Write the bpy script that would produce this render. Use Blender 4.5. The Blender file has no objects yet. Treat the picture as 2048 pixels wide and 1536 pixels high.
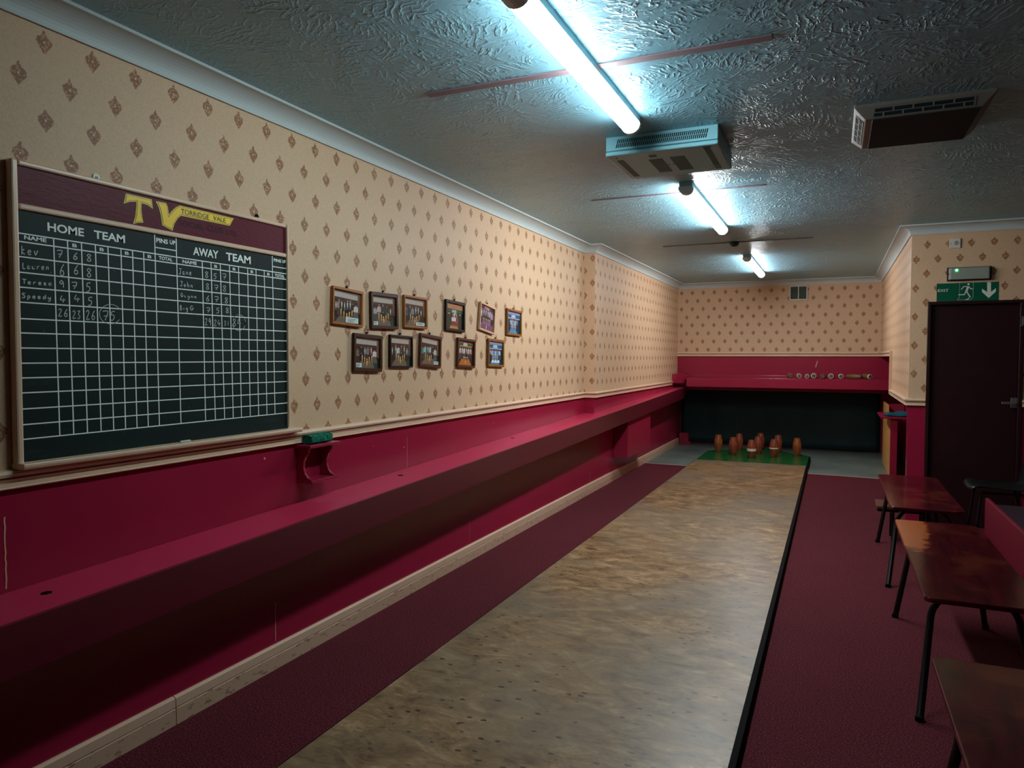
import bpy, bmesh, math, random
from mathutils import Vector, Matrix
random.seed(7)
SC = bpy.context.scene
COL = SC.collection

# ------------------------------------------------------------------ camera, world, exposure
FPX = 1438.57
YAW, PIT, ROL = math.radians(24.102), math.radians(-2.1475), math.radians(0.1186)
CAMZ = 1.53
def cam_axes():
    f = Vector((-math.sin(YAW)*math.cos(PIT), math.cos(YAW)*math.cos(PIT), math.sin(PIT)))
    r = Vector((math.cos(YAW), math.sin(YAW), 0))
    u = r.cross(f)
    c, s = math.cos(ROL), math.sin(ROL)
    return c*r+s*u, -s*r+c*u, f
CR, CU, CF = cam_axes()
cd = bpy.data.cameras.new('camera'); cam = bpy.data.objects.new('camera', cd); COL.objects.link(cam)
cd.sensor_fit = 'HORIZONTAL'; cd.sensor_width = 36.0; cd.lens = FPX/2048*36.0
cd.clip_start = 0.05; cd.clip_end = 100
M = Matrix((CR, CU, -CF)).transposed().to_4x4(); M.translation = Vector((0, 0, CAMZ))
cam.matrix_world = M
SC.camera = cam

w = bpy.data.worlds.new('world'); SC.world = w; w.use_nodes = True
w.node_tree.nodes['Background'].inputs[0].default_value = (0.02, 0.018, 0.02, 1)
w.node_tree.nodes['Background'].inputs[1].default_value = 0.05
SC.view_settings.view_transform = 'Standard'
SC.view_settings.look = 'None'
SC.view_settings.gamma = 1.0
SC.view_settings.use_curve_mapping = False
SC.view_settings.exposure = 0.0
# strengths of the three ceiling battens, nearest first (the nearest is set dimmest to darken the near end)
LAMP = [((0.76, 0.96, 1.0), 50.0), ((0.90, 0.98, 1.0), 108.0), ((0.96, 0.98, 1.0), 70.0)]

# ------------------------------------------------------------------ pixel -> point on a plane
def ray(px, py):
    return CR*((px-1024)/FPX) + CU*((768-py)/FPX) + CF
def onX(px, py, x):
    d = ray(px, py); t = x/d.x; return Vector((x, d.y*t, CAMZ+d.z*t))
def onY(px, py, y):
    d = ray(px, py); t = y/d.y; return Vector((d.x*t, y, CAMZ+d.z*t))
def onZ(px, py, z):
    d = ray(px, py); t = (z-CAMZ)/d.z; return Vector((d.x*t, d.y*t, z))

# ------------------------------------------------------------------ mesh builder
class MB:
    def __init__(s): s.v = []; s.f = []; s.m = []; s.c = []; s.sm = []
    def add(s, vs, fs, mi=0, col=None, smooth=False):
        o = len(s.v); s.v += [Vector(p) for p in vs]
        for q in fs:
            s.f.append([i+o for i in q]); s.m.append(mi); s.c.append(col); s.sm.append(smooth)
        return s
    def box(s, x0, x1, y0, y1, z0, z1, mi=0, col=None):
        vs = [(x, y, z) for z in (z0, z1) for y in (y0, y1) for x in (x0, x1)]
        return s.add(vs, [(0, 2, 3, 1), (4, 5, 7, 6), (0, 1, 5, 4), (2, 6, 7, 3), (0, 4, 6, 2), (1, 3, 7, 5)], mi, col)
    def quad(s, pts, mi=0, col=None): return s.add(pts, [tuple(range(len(pts)))], mi, col)
    def prism(s, pts, ext, mi=0, smooth=False):
        """closed polygon of 3-D points pushed along ext"""
        n = len(pts); e = Vector(ext); vs = [Vector(p) for p in pts]+[Vector(p)+e for p in pts]
        s.add(vs, [tuple(range(n-1, -1, -1)), tuple(range(n, 2*n))], mi)
        return s.add(vs, [(i, (i+1) % n, n+(i+1) % n, n+i) for i in range(n)], mi, None, smooth)
    def tube(s, path, r, n=10, mi=0, cap=True):
        P = [Vector(p) for p in path]; rings = []
        T0 = (P[1]-P[0]).normalized(); up = Vector((0, 0, 1)) if abs(T0.z) < .9 else Vector((1, 0, 0))
        N = T0.cross(up).normalized()
        vs = []
        for i, p in enumerate(P):
            if i == 0: T = T0
            elif i == len(P)-1: T = (P[i]-P[i-1]).normalized()
            else: T = ((P[i+1]-P[i]).normalized()+(P[i]-P[i-1]).normalized()).normalized()
            N = (N-T*N.dot(T)).normalized(); B = T.cross(N)
            for k in range(n):
                a = 2*math.pi*k/n; vs.append(p+N*(math.cos(a)*r)+B*(math.sin(a)*r))
        fs = [(i*n+k, i*n+(k+1) % n, (i+1)*n+(k+1) % n, (i+1)*n+k) for i in range(len(P)-1) for k in range(n)]
        s.add(vs, fs, mi, None, True)
        if cap: s.add(vs[:n], [tuple(range(n-1, -1, -1))], mi); s.add(vs[-n:], [tuple(range(n))], mi)
        return s
    def lathe(s, prof, c=(0, 0, 0), ax=(0, 0, 1), n=24, mi=0, mis=None):
        ax = Vector(ax).normalized(); t = Vector((1, 0, 0)) if abs(ax.x) < .9 else Vector((0, 1, 0))
        a = ax.cross(t).normalized(); b = ax.cross(a); c = Vector(c); vs = []
        for r, h in prof:
            for k in range(n):
                g = 2*math.pi*k/n; vs.append(c+ax*h+a*(r*math.cos(g))+b*(r*math.sin(g)))
        for i in range(len(prof)-1):
            s_m = mis[i] if mis else mi
            s.add(vs[i*n:(i+2)*n], [(k, (k+1) % n, n+(k+1) % n, n+k) for k in range(n)], s_m, None, True)
        s.add(vs[:n], [tuple(range(n-1, -1, -1))], mis[0] if mis else mi)
        s.add(vs[-n:], [tuple(range(n))], mis[-1] if mis else mi)
        return s
    def disc(s, c, r, nrm, n=12, mi=0, col=None):
        nrm = Vector(nrm).normalized(); t = Vector((0, 0, 1)) if abs(nrm.z) < .9 else Vector((1, 0, 0))
        a = t.cross(nrm).normalized(); b = nrm.cross(a); c = Vector(c)
        return s.add([c+a*(r*math.cos(2*math.pi*k/n))+b*(r*math.sin(2*math.pi*k/n)) for k in range(n)], [tuple(range(n))], mi, col)
    def ribbon(s, P, wd, nrm, mi=0, closed=False, col=None):
        """flat stroke through points P, width wd, facing nrm"""
        nrm = Vector(nrm).normalized(); P = [Vector(p) for p in P]; n = len(P); L = []; R = []
        for i in range(n):
            if closed: a, b = P[i-1], P[(i+1) % n]
            else: a, b = P[max(i-1, 0)], P[min(i+1, n-1)]
            d1 = (P[i]-a); d2 = (b-P[i])
            d1 = d1.normalized() if d1.length > 1e-9 else Vector(); d2 = d2.normalized() if d2.length > 1e-9 else Vector()
            T = (d1+d2)
            if T.length < 1e-6: T = d1 if d1.length else d2
            T.normalize(); k = max(.5, T.dot(d1 if d1.length else d2))
            N = nrm.cross(T)*(wd/2/k); L.append(P[i]+N); R.append(P[i]-N)
        m = n if closed else n-1
        return s.add(L+R, [(n+i, n+(i+1) % n, (i+1) % n, i) for i in range(m)], mi, col)

def finish(name, mb, mats, root=None, bevel=0, local=False, weld=False, subsurf=0, bseg=2):
    me = bpy.data.meshes.new(name)
    off = Vector((0, 0, 0))
    if root is not None and not local:
        off = wloc(root)
    me.from_pydata([tuple(p-off) for p in mb.v], [], mb.f)
    if not isinstance(mats, (list, tuple)): mats = [mats]
    for m in mats: me.materials.append(m)
    for p, mi, s in zip(me.polygons, mb.m, mb.sm):
        p.material_index = mi; p.use_smooth = s
    if any(c is not None for c in mb.c):
        at = me.color_attributes.new('print', 'FLOAT_COLOR', 'CORNER')
        for p, c in zip(me.polygons, mb.c):
            for li in p.loop_indices: at.data[li].color = (*lin(c or (128, 128, 128)), 1)
    me.update()
    o = bpy.data.objects.new(name, me); COL.objects.link(o)
    if weld or bevel:
        b = bmesh.new(); b.from_mesh(me); bmesh.ops.remove_doubles(b, verts=b.verts, dist=1e-5); bmesh.ops.recalc_face_normals(b, faces=b.faces); b.to_mesh(me); b.free()
    if bevel:
        md = o.modifiers.new('bevel', 'BEVEL'); md.width = bevel; md.segments = bseg; md.limit_method = 'ANGLE'; md.angle_limit = math.radians(35)
    if subsurf:
        md = o.modifiers.new('sub', 'SUBSURF'); md.levels = subsurf; md.render_levels = subsurf
    if root is not None: o.parent = root
    return o
def wloc(o):
    v = Vector(o.location)
    while o.parent: o = o.parent; v += Vector(o.location)
    return v
def tag(o, label=None, cat=None, group=None, kind=None):
    if label: o['label'] = label
    if cat: o['category'] = cat
    if group: o['group'] = group
    if kind: o['kind'] = kind
    return o
def thing(name, loc, label, cat, group=None, kind=None):
    o = bpy.data.objects.new(name, None); o.empty_display_size = .1; o.location = loc; COL.objects.link(o)
    return tag(o, label, cat, group, kind)
def struct(name, mb, mats, label=None, bevel=0):
    o = finish(name, mb, mats, None, bevel); o['kind'] = 'structure'
    if label: o['label'] = label
    return o

# ------------------------------------------------------------------ materials
def lin(c):
    return tuple((x/255/12.92 if x/255 <= .04045 else ((x/255+.055)/1.055)**2.4) for x in c)
class NT:
    def __init__(s, name):
        s.mat = bpy.data.materials.new(name); s.mat.use_nodes = True; s.t = s.mat.node_tree
        s.b = s.t.nodes['Principled BSDF']; s.out = s.t.nodes['Material Output']
    def n(s, typ, **kw):
        nd = s.t.nodes.new(typ)
        for k, v in kw.items(): setattr(nd, k, v)
        return nd
    def l(s, a, b): s.t.links.new(a, b)
    def put(s, sock, v):
        if hasattr(v, 'is_output'): s.l(v, sock)
        else: sock.default_value = v
    def math(s, op, a, b=0.0, c=None, clamp=False):
        nd = s.n('ShaderNodeMath', operation=op, use_clamp=clamp); s.put(nd.inputs[0], a); s.put(nd.inputs[1], b)
        if c is not None: s.put(nd.inputs[2], c)
        return nd.outputs[0]
    def pos(s):
        g = s.n('ShaderNodeNewGeometry'); return g.outputs['Position']
    def obj(s):
        g = s.n('ShaderNodeTexCoord'); return g.outputs['Object']
    def sep(s, v):
        nd = s.n('ShaderNodeSeparateXYZ'); s.l(v, nd.inputs[0]); return nd.outputs
    def map(s, v, scale=(1, 1, 1), rot=(0, 0, 0), loc=(0, 0, 0)):
        nd = s.n('ShaderNodeMapping'); s.l(v, nd.inputs[0]); nd.inputs['Scale'].default_value = scale; nd.inputs['Rotation'].default_value = rot; nd.inputs['Location'].default_value = loc
        return nd.outputs[0]
    def noise(s, v, sc, det=4, rough=.55, dist=0, out='Fac'):
        nd = s.n('ShaderNodeTexNoise'); s.l(v, nd.inputs['Vector']); nd.inputs['Scale'].default_value = sc; nd.inputs['Detail'].default_value = det
        nd.inputs['Roughness'].default_value = rough; nd.inputs['Distortion'].default_value = dist
        return nd.outputs[out]
    def ramp(s, f, stops, interp='LINEAR'):
        nd = s.n('ShaderNodeValToRGB'); s.l(f, nd.inputs[0]); cr = nd.color_ramp; cr.interpolation = interp
        while len(cr.elements) > 1: cr.elements.remove(cr.elements[-1])
        for i, (p, c) in enumerate(stops):
            e = cr.elements[0] if i == 0 else cr.elements.new(p)
            e.position = p; e.color = (c, c, c, 1) if isinstance(c, (int, float)) else (*c, 1)
        return nd.outputs[0]
    def mix(s, f, a, b, mode='MIX'):
        nd = s.n('ShaderNodeMix', data_type='RGBA', blend_type=mode)
        s.put(nd.inputs[0], f)
        for sk, v in ((nd.inputs[6], a), (nd.inputs[7], b)):
            if hasattr(v, 'is_output'): s.l(v, sk)
            else: sk.default_value = (*v, 1)
        return nd.outputs[2]
    def bump(s, h, strength=.3, dist=.01):
        nd = s.n('ShaderNodeBump'); s.l(h, nd.inputs['Height']); nd.inputs['Strength'].default_value = strength; nd.inputs['Distance'].default_value = dist
        s.l(nd.outputs[0], s.b.inputs['Normal']); return nd.outputs[0]
    def base(s, c, rough=.5, spec=.5, metal=0, coat=0):
        if hasattr(c, 'is_output'): s.l(c, s.b.inputs['Base Color'])
        else: s.b.inputs['Base Color'].default_value = (*c, 1)
        s.put(s.b.inputs['Roughness'], rough); s.b.inputs['Specular IOR Level'].default_value = spec
        s.b.inputs['Metallic'].default_value = metal; s.b.inputs['Coat Weight'].default_value = coat
        return s
def plain(name, rgb, rough=.5, spec=.5, metal=0, coat=0, var=.12, sc=30, bump=0):
    m = NT(name); c = lin(rgb); p = m.obj()
    f = m.noise(p, sc, 3)
    col = m.mix(f, tuple(x*(1-var) for x in c), tuple(min(1, x*(1+var)) for x in c))
    m.base(col, rough, spec, metal, coat)
    if bump: m.bump(m.noise(p, sc*4, 3), .4, bump)
    return m.mat

RED = lin((150, 29, 58))
CREAM = (212, 173, 138)
def red_color(m, p, RED=RED):
    f = m.noise(p, 2.5, 3)
    c = m.mix(f, tuple(x*.93 for x in RED), tuple(x*1.06 for x in RED))
    ch = m.n('ShaderNodeTexVoronoi'); m.l(m.map(p, (1.6, 1.6, 2.6)), ch.inputs['Vector']); ch.inputs['Scale'].default_value = 3.2
    k = m.math('LESS_THAN', ch.outputs['Distance'], .022)
    sel = m.sep(ch.outputs['Color'])[0]
    k = m.math('MULTIPLY', k, m.math('GREATER_THAN', sel, .72))
    return m.mix(k, c, lin((205, 150, 150)))
def mat_red(name, rough=.24, rgb=None):
    m = NT(name); p = m.pos(); m.base(red_color(m, p, lin(rgb) if rgb else RED), rough, .5)
    m.bump(m.noise(p, 9, 3), .06, .01)
    return m.mat
def mat_wall(name, axis, u0, v0, P=.1763, V=.2646, thr=None):
    """cream embossed paper with a brown teardrop sprig; below height thr the boards are gloss crimson"""
    m = NT(name); p = m.pos(); x, y, z = m.sep(p); u = y if axis == 'Y' else x
    wob = m.noise(p, 240, 2)
    wob = m.math('MULTIPLY', m.math('SUBTRACT', wob, .5), .012)
    mask = None; dot = None
    for k in (0, .5):
        fu = m.math('ADD', m.math('DIVIDE', m.math('SUBTRACT', u, u0), P), .5+k)
        fv = m.math('ADD', m.math('DIVIDE', m.math('SUBTRACT', z, v0), V), .5+k)
        du = m.math('MULTIPLY', m.math('SUBTRACT', m.math('FRACT', fu), .5), P)
        dv = m.math('MULTIPLY', m.math('SUBTRACT', m.math('FRACT', fv), .5), V)
        t = m.math('DIVIDE', m.math('ADD', dv, .045), .09, clamp=True)
        wd = m.ramp(t, [(0.02, 0.0), (.09, .1), (.3, .66), (.46, 1.0), (.6, .98), (.68, .72), (.75, .34), (.86, .2), (.97, 0.0)])
        a = m.math('MAXIMUM', m.math('ADD', m.math('ABSOLUTE', du), wob), .0012)
        k1 = m.math('LESS_THAN', a, m.math('MULTIPLY', wd, .027))
        r2 = m.math('ADD', m.math('MULTIPLY', du, du), m.math('MULTIPLY', dv, dv))
        k2 = m.math('LESS_THAN', r2, .0000145)
        mask = k1 if mask is None else m.math('MAXIMUM', mask, k1)
        dot = k2 if dot is None else m.math('MAXIMUM', dot, k2)
    fine = m.noise(p, 130, 3, .75)
    big = m.noise(p, 1.3, 3)
    c0 = lin(CREAM)
    base = m.mix(m.math('MULTIPLY', fine, 1.0), tuple(v*.68 for v in c0), tuple(v*1.28 for v in c0))
    base = m.mix(m.math('MULTIPLY', big, .3), base, lin((200, 176, 146)))
    mc = m.mix(m.math('GREATER_THAN', m.noise(p, 130, 2, .6), .56), lin((144, 96, 64)), lin((194, 148, 110)))
    col = m.mix(mask, base, mc); col = m.mix(dot, col, lin((214, 182, 150)))
    if thr is not None:
        k = m.math('LESS_THAN', z, thr)
        col = m.mix(k, col, red_color(m, p))
        m.base(col, m.math('SUBTRACT', .55, m.math('MULTIPLY', k, .31)), .4)
    else: m.base(col, .55, .4)
    hb = m.math('MULTIPLY', fine, .6) if thr is None else m.math('MULTIPLY', fine, m.math('SUBTRACT', 1.0, k))
    m.bump(hb, .35, .003)
    return m.mat

XLW = -2.488
M_WL = mat_wall('wallpaper_left', 'Y', 1.6315, 2.603, .1763, .2646, 1.12)
M_WP = mat_wall('wallpaper_left_far', 'Y', 7.4144, 2.582, .1744, .2646, 1.12)
M_WPF = mat_wall('wallpaper_pier_face', 'X', XLW+.004, 2.465, .1744, .2646, 1.12)
M_WF = mat_wall('wallpaper_far', 'X', -2.311, 2.585, .1744, .2646, 1.58)
M_WR = mat_wall('wallpaper_return', 'Y', 7.64, 2.567, .165, .2620)
M_WD = mat_wall('wallpaper_door_wall', 'X', .759, 2.560, .1715, .2615, 1.12)
M_DARKW = plain('dark_unseen_walls', (58, 36, 30), .5, .4)  # unseen side and rear walls, coloured dark to cut bounced light
M_RED3 = mat_red('shaded_crimson_fascia', .35, (112, 20, 44))  # shade on the ball return front, put into a darker red
M_REDT = mat_red('lit_crimson_top', .3, (194, 46, 82))  # light on the ball return top, put into a paler red
M_RED = mat_red('crimson_gloss')
M_RED2 = mat_red('crimson_boards', .3)

def mat_cream(name, rgb=(224, 190, 160), dirt=False):
    m = NT(name); p = m.pos(); c = lin(rgb)
    col = m.mix(m.noise(p, 6, 3), tuple(v*.9 for v in c), tuple(min(1, v*1.05) for v in c))
    if dirt:
        z = m.sep(p)[2]
        lo = m.math('LESS_THAN', z, .072)
        g = m.math('GREATER_THAN', m.noise(m.map(p, (1, .7, 2.2)), 26, 4, .65), .60)
        col = m.mix(m.math('MULTIPLY', lo, .34), col, lin((170, 140, 112)))
        col = m.mix(m.math('MULTIPLY', m.math('MULTIPLY', g, lo), .6), col, lin((92, 66, 48)))
    m.base(col, .32, .5); return m.mat
M_CREAM = mat_cream('cream_gloss')
M_SKIRT = mat_cream('cream_skirting', (218, 180, 152), True)
M_COVE = plain('white_coving', (184, 192, 190), .5, .4, var=.04, sc=4)

def mat_ceiling():
    m = NT('textured_ceiling'); p = m.pos()
    hs = []
    for sc, ws, off in ((5.2, 11, 0.0), (7.4, 15, 3.7)):
        pp = m.map(p, (1, 1, 1), (0, 0, off), (off, off, 0))
        v = m.n('ShaderNodeTexVoronoi'); v.inputs['Scale'].default_value = sc
        wp = m.n('ShaderNodeVectorMath', operation='ADD'); m.l(pp, wp.inputs[0])
        nz = m.n('ShaderNodeVectorMath', operation='SCALE'); m.l(m.noise(pp, 4, 2, out='Color'), nz.inputs[0]); nz.inputs['Scale'].default_value = .3
        m.l(nz.outputs[0], wp.inputs[1]); m.l(wp.outputs[0], v.inputs['Vector'])
        ang = m.math('MULTIPLY', m.sep(v.outputs['Color'])[0], 6.283)
        loc = m.n('ShaderNodeVectorMath', operation='SUBTRACT'); m.l(pp, loc.inputs[0]); m.l(v.outputs['Position'], loc.inputs[1])
        ro = m.n('ShaderNodeVectorRotate', rotation_type='Z_AXIS'); m.l(loc.outputs[0], ro.inputs['Vector']); m.l(ang, ro.inputs['Angle'])
        sh = m.map(ro.outputs[0], (1, .45, 1), loc=(.13, .02, 0))
        wv = m.n('ShaderNodeTexWave', wave_type='RINGS', rings_direction='SPHERICAL'); m.l(sh, wv.inputs['Vector'])
        wv.inputs['Scale'].default_value = ws; wv.inputs['Distortion'].default_value = 9; wv.inputs['Detail'].default_value = 3; wv.inputs['Detail Scale'].default_value = 1.6; wv.inputs['Detail Roughness'].default_value = .6
        msk = m.ramp(m.noise(pp, 6.5, 4, .65), [(.46, .0), (.62, 1.0)])
        hs.append(m.math('MULTIPLY', m.math('POWER', wv.outputs['Fac'], 3.5), msk))
    h = m.math('MAXIMUM', hs[0], hs[1])
    h = m.math('ADD', h, m.math('MULTIPLY', m.noise(p, 48, 3), .22))
    c = lin((132, 178, 194))
    col = m.mix(m.noise(p, 1.1, 3), tuple(x*.9 for x in c), tuple(x*1.05 for x in c))
    m.base(col, .36, .5); m.bump(h, .7, .006)
    return m.mat
M_CEIL = mat_ceiling()

def mat_carpet():
    m = NT('crimson_carpet'); p = m.pos()
    f = m.noise(p, 150, 3, .8); g = m.noise(p, 2.2, 4)
    col = m.ramp(f, [(.32, lin((36, 6, 14))), (.5, lin((84, 22, 36))), (.68, lin((160, 78, 78)))])
    col = m.mix(m.math('MULTIPLY', g, .35), col, lin((58, 14, 24)))
    m.base(col, .95, .15); m.bump(f, .8, .006); return m.mat
M_CARPET = mat_carpet()
def mat_lino():
    m = NT('grey_painted_floor'); p = m.pos()
    col = m.ramp(m.noise(p, 1.8, 5, .6), [(.3, lin((84, 96, 92))), (.7, lin((122, 132, 124)))])
    m.base(col, .42, .5); m.bump(m.noise(p, 30, 3), .1, .004); return m.mat
M_LINO = mat_lino()
def mat_lane():
    m = NT('worn_alley_boards'); p = m.pos()
    q = m.map(p, (1, 1, 1), (0, 0, .3))
    big = m.noise(p, .9, 4, .55, .4)
    mid = m.noise(m.map(p, (1.7, 3.0, 1), (0, 0, .25)), 3.2, 6, .66, .8)
    fine = m.noise(m.map(p, (4, 13, 1), (0, 0, .25)), 6, 4, .65, .8)
    f = m.math('ADD', m.math('MULTIPLY', mid, .7), m.math('MULTIPLY', fine, .3))
    col = m.ramp(f, [(.36, lin((80, 56, 34))), (.45, lin((120, 89, 58))), (.55, lin((150, 117, 82))), (.66, lin((186, 154, 118)))])
    col = m.mix(m.ramp(big, [(.42, 0.0), (.66, .75)]), col, lin((118, 106, 90)))
    vo = m.n('ShaderNodeTexVoronoi'); m.l(m.map(p, (1.0, 1.7, 1), (0, 0, .3)), vo.inputs['Vector']); vo.inputs['Scale'].default_value = 13
    pt = m.math('LESS_THAN', m.math('ADD', vo.outputs['Distance'], m.math('MULTIPLY', m.noise(p, 50, 3), .34)), .345)
    pt = m.math('MULTIPLY', pt, m.math('GREATER_THAN', m.sep(vo.outputs['Color'])[0], .2))
    dens = m.ramp(m.noise(p, 1.3, 3), [(.4, .12), (.58, .95)])
    col = m.mix(m.math('MULTIPLY', pt, dens), col, lin((46, 36, 24)))
    m.base(col, m.math('ADD', .22, m.math('MULTIPLY', fine, .32)), .42)
    m.bump(m.math('ADD', mid, m.math('MULTIPLY', fine, .5)), .22, .004)
    return m.mat
M_LANE = mat_lane()
M_DECK = plain('green_deck_paint', (30, 92, 44), .22, .5, var=.2, sc=5)
M_BLACK = plain('black_paint', (8, 6, 7), .8, .08)
M_RUBBER = plain('black_green_sheet', (20, 46, 46), .6, .35, var=.25, sc=3)
M_MAROON = None
def mat_maroon():
    m = NT('maroon_brushed_gloss'); p = m.pos(); c = lin((92, 18, 36))
    m.base(m.mix(m.noise(p, 4, 3), tuple(x*.9 for x in c), tuple(x*1.15 for x in c)), .42, .14)
    m.bump(m.noise(m.map(p, (1, 5, 16)), 5, 4, .6, .6), .3, .004); return m.mat
M_MAROON = mat_maroon()
def mat_chalkboard():
    m = NT('green_black_slate'); p = m.pos(); z = m.sep(p)[2]
    col = m.mix(m.noise(p, 3, 4, .7), lin((6, 20, 19)), lin((13, 38, 35)))
    dust = m.ramp(m.noise(m.map(p, (1, 1.2, 5)), 4, 5, .7), [(.55, 0.0), (.9, .22)])
    col = m.mix(dust, col, lin((70, 92, 88)))
    g = m.math('GREATER_THAN', m.noise(p, 110, 2, .5), .765)
    col = m.mix(m.math('MULTIPLY', g, .5), col, lin((160, 172, 166)))
    m.base(col, .55, .22); return m.mat
M_SLATE = mat_chalkboard()
M_PAINT = plain('white_sign_paint', (236, 242, 232), .5, .3, var=.05)
def mat_chalk():
    m = NT('chalk'); p = m.pos()
    m.base(m.mix(m.noise(p, 260, 2, .8), lin((120, 140, 132)), lin((232, 238, 230))), .95, .1); return m.mat
M_CHALK = mat_chalk()
M_YELLOW = plain('gold_yellow_paint', (252, 206, 58), .4, .25, var=.06)
M_INK = plain('black_sign_paint', (14, 10, 12), .4, .4)
M_INKD = plain('dark_maroon_ink', (16, 5, 9), .5, .2)
M_PLAST = plain('white_plastic', (148, 208, 220), .42, .45, var=.04)
M_TEALD = plain('blue_grey_plastic', (22, 92, 100), .5, .4, var=.06)
M_SLOT = plain('dark_slot', (22, 34, 38), .8, .2)
M_ACB = plain('aged_beige_plastic', (118, 108, 100), .5, .4, var=.06)
M_ACD = plain('dark_grey_intake', (32, 44, 48), .7, .2, var=.15)
M_METAL = plain('satin_steel', (176, 172, 168), .3, .5, metal=.85)
M_STRIP = plain('bright_metal_strip', (220, 206, 198), .3, .5, metal=.4)
M_WHITE = plain('ivory_plastic', (206, 200, 186), .42, .45, var=.04)
M_SPINE = plain('white_enamel', (150, 190, 198), .4, .5, var=.03)
M_CAP = plain('grey_end_cap', (226, 238, 242), .5, .4, var=.04)
M_DOOR = plain('dark_mahogany', (40, 14, 16), .36, .5, var=.3, sc=6)
M_PLY = plain('bare_plywood', (206, 150, 82), .5, .4, var=.2, sc=7)
M_BROWNW = plain('dull_brown_wood', (92, 50, 34), .5, .3, var=.2, sc=8)
M_MAROONP = plain('dark_crimson_side', (104, 18, 36), .4, .3, var=.1)
M_CLOTH = plain('teal_cloth', (14, 74, 86), .9, .2, var=.25, sc=20)
M_TUBE = plain('black_enamel_tube', (9, 8, 9), .35, .5)
M_BPLAST = plain('black_moulded_plastic', (14, 17, 17), .32, .5)
M_PURPLE = plain('dark_purple_vinyl', (34, 12, 30), .5, .4, var=.2)
M_SIGNG = plain('sign_green', (4, 84, 60), .35, .5, var=.05)
M_SIGNW = plain('sign_white', (214, 210, 200), .45, .4, var=.04)
M_LENS = plain('ribbed_lens', (140, 146, 134), .3, .5, var=.12, sc=18)
M_DOME = plain('dark_green_dome', (18, 44, 40), .5, .4)
M_BATTEN = plain('faded_red_strip', (138, 112, 118), .6, .3, var=.15, sc=8)
M_BATTEND = plain('grey_strip', (84, 82, 82), .6, .3, var=.15, sc=8)
M_ALU = plain('vent_aluminium', (196, 190, 176), .4, .5, var=.05)
M_MESH = plain('dusty_vent_slats', (82, 92, 84), .6, .3, var=.3, sc=14)
M_TAPE = plain('white_tape', (214, 202, 184), .6, .3, var=.15, sc=60)
M_PAPER = plain('caption_paper', (206, 214, 208), .7, .3, var=.05)
def mat_pin(name, a, b, cdark):
    m = NT(name); p = m.obj()
    g = m.noise(m.map(p, (1, 1, .22)), 34, 5, .6, 1.2)
    col = m.ramp(g, [(.3, lin(a)), (.7, lin(b))])
    wv = m.ramp(m.noise(p, 26, 4, .7), [(.56, 0.0), (.66, 1.0)])
    col = m.mix(m.math('MULTIPLY', wv, .75), col, lin(cdark))
    m.base(col, .38, .45); return m.mat
M_PIN1 = mat_pin('orange_pin_wood', (108, 52, 24), (164, 90, 42), (58, 26, 16))
M_PIN2 = mat_pin('red_brown_pin_wood', (104, 42, 28), (154, 76, 46), (50, 22, 18))
M_PIN3 = mat_pin('old_pin_wood', (84, 56, 30), (140, 100, 54), (40, 24, 14))
M_PINE = mat_pin('pin_end_grain', (52, 44, 34), (112, 98, 78), (36, 28, 22))
def mat_benchtop(worn=None):  # worn gives centre and radii of an orange patch
    m = NT('varnished_red_brown_top'); p = m.pos()
    g = m.noise(m.map(p, (7, .8, 1)), 4, 5, .6, .6)
    col = m.ramp(g, [(.3, lin((42, 7, 13))), (.7, lin((80, 15, 22)))])
    e = m.ramp(m.noise(p, 2.6, 5, .65), [(.52, 0.0), (.7, 1.0)])
    col = m.mix(m.math('MULTIPLY', e, .4), col, lin((126, 60, 32)))
    if worn:   # ragged orange patch over one corner of the top
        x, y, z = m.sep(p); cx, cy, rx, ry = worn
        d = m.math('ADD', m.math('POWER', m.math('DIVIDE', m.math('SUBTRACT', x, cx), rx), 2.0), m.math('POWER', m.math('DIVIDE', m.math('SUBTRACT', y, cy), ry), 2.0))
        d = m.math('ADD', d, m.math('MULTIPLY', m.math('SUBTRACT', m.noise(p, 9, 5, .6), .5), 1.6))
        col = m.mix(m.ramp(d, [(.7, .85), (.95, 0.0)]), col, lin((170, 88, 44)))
    m.base(col, .16, .32); m.bump(m.noise(p, 14, 4), .06, .006); return m.mat
M_TOP = mat_benchtop()
M_TOP_PATCH = mat_benchtop((.40, 4.82, .13, .62))
def mat_print():
    m = NT('photo_print'); a = m.n('ShaderNodeVertexColor'); a.layer_name = 'print'
    p = m.pos(); col = m.mix(m.math('MULTIPLY', m.noise(p, 90, 3, .7), .3), a.outputs['Color'], (.02, .015, .015))
    m.base(col, .22, .5); return m.mat
M_PRINT = mat_print()
FR = {k: plain('frame_'+k, c, .42, .22, var=.2, sc=20) for k, c in
      dict(dark=(66, 36, 16), oak=(160, 96, 40), brown=(92, 48, 22), black=(44, 25, 15), pale=(214, 172, 134), gilt=(138, 90, 34)).items()}
def mat_sponge():
    m = NT('green_sponge'); p = m.pos(); f = m.noise(p, 90, 4, .7)
    m.base(m.ramp(f, [(.3, lin((10, 58, 46))), (.6, lin((40, 130, 104))), (.8, lin((150, 196, 170)))]), .95, .1); m.bump(f, 1, .01); return m.mat
M_SPONGE = mat_sponge()
def mat_emit(name, col, st):
    m = NT(name); m.base((.8, .8, .8), .4)
    m.b.inputs['Emission Color'].default_value = (*col, 1); m.b.inputs['Emission Strength'].default_value = st
    return m.mat

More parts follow.
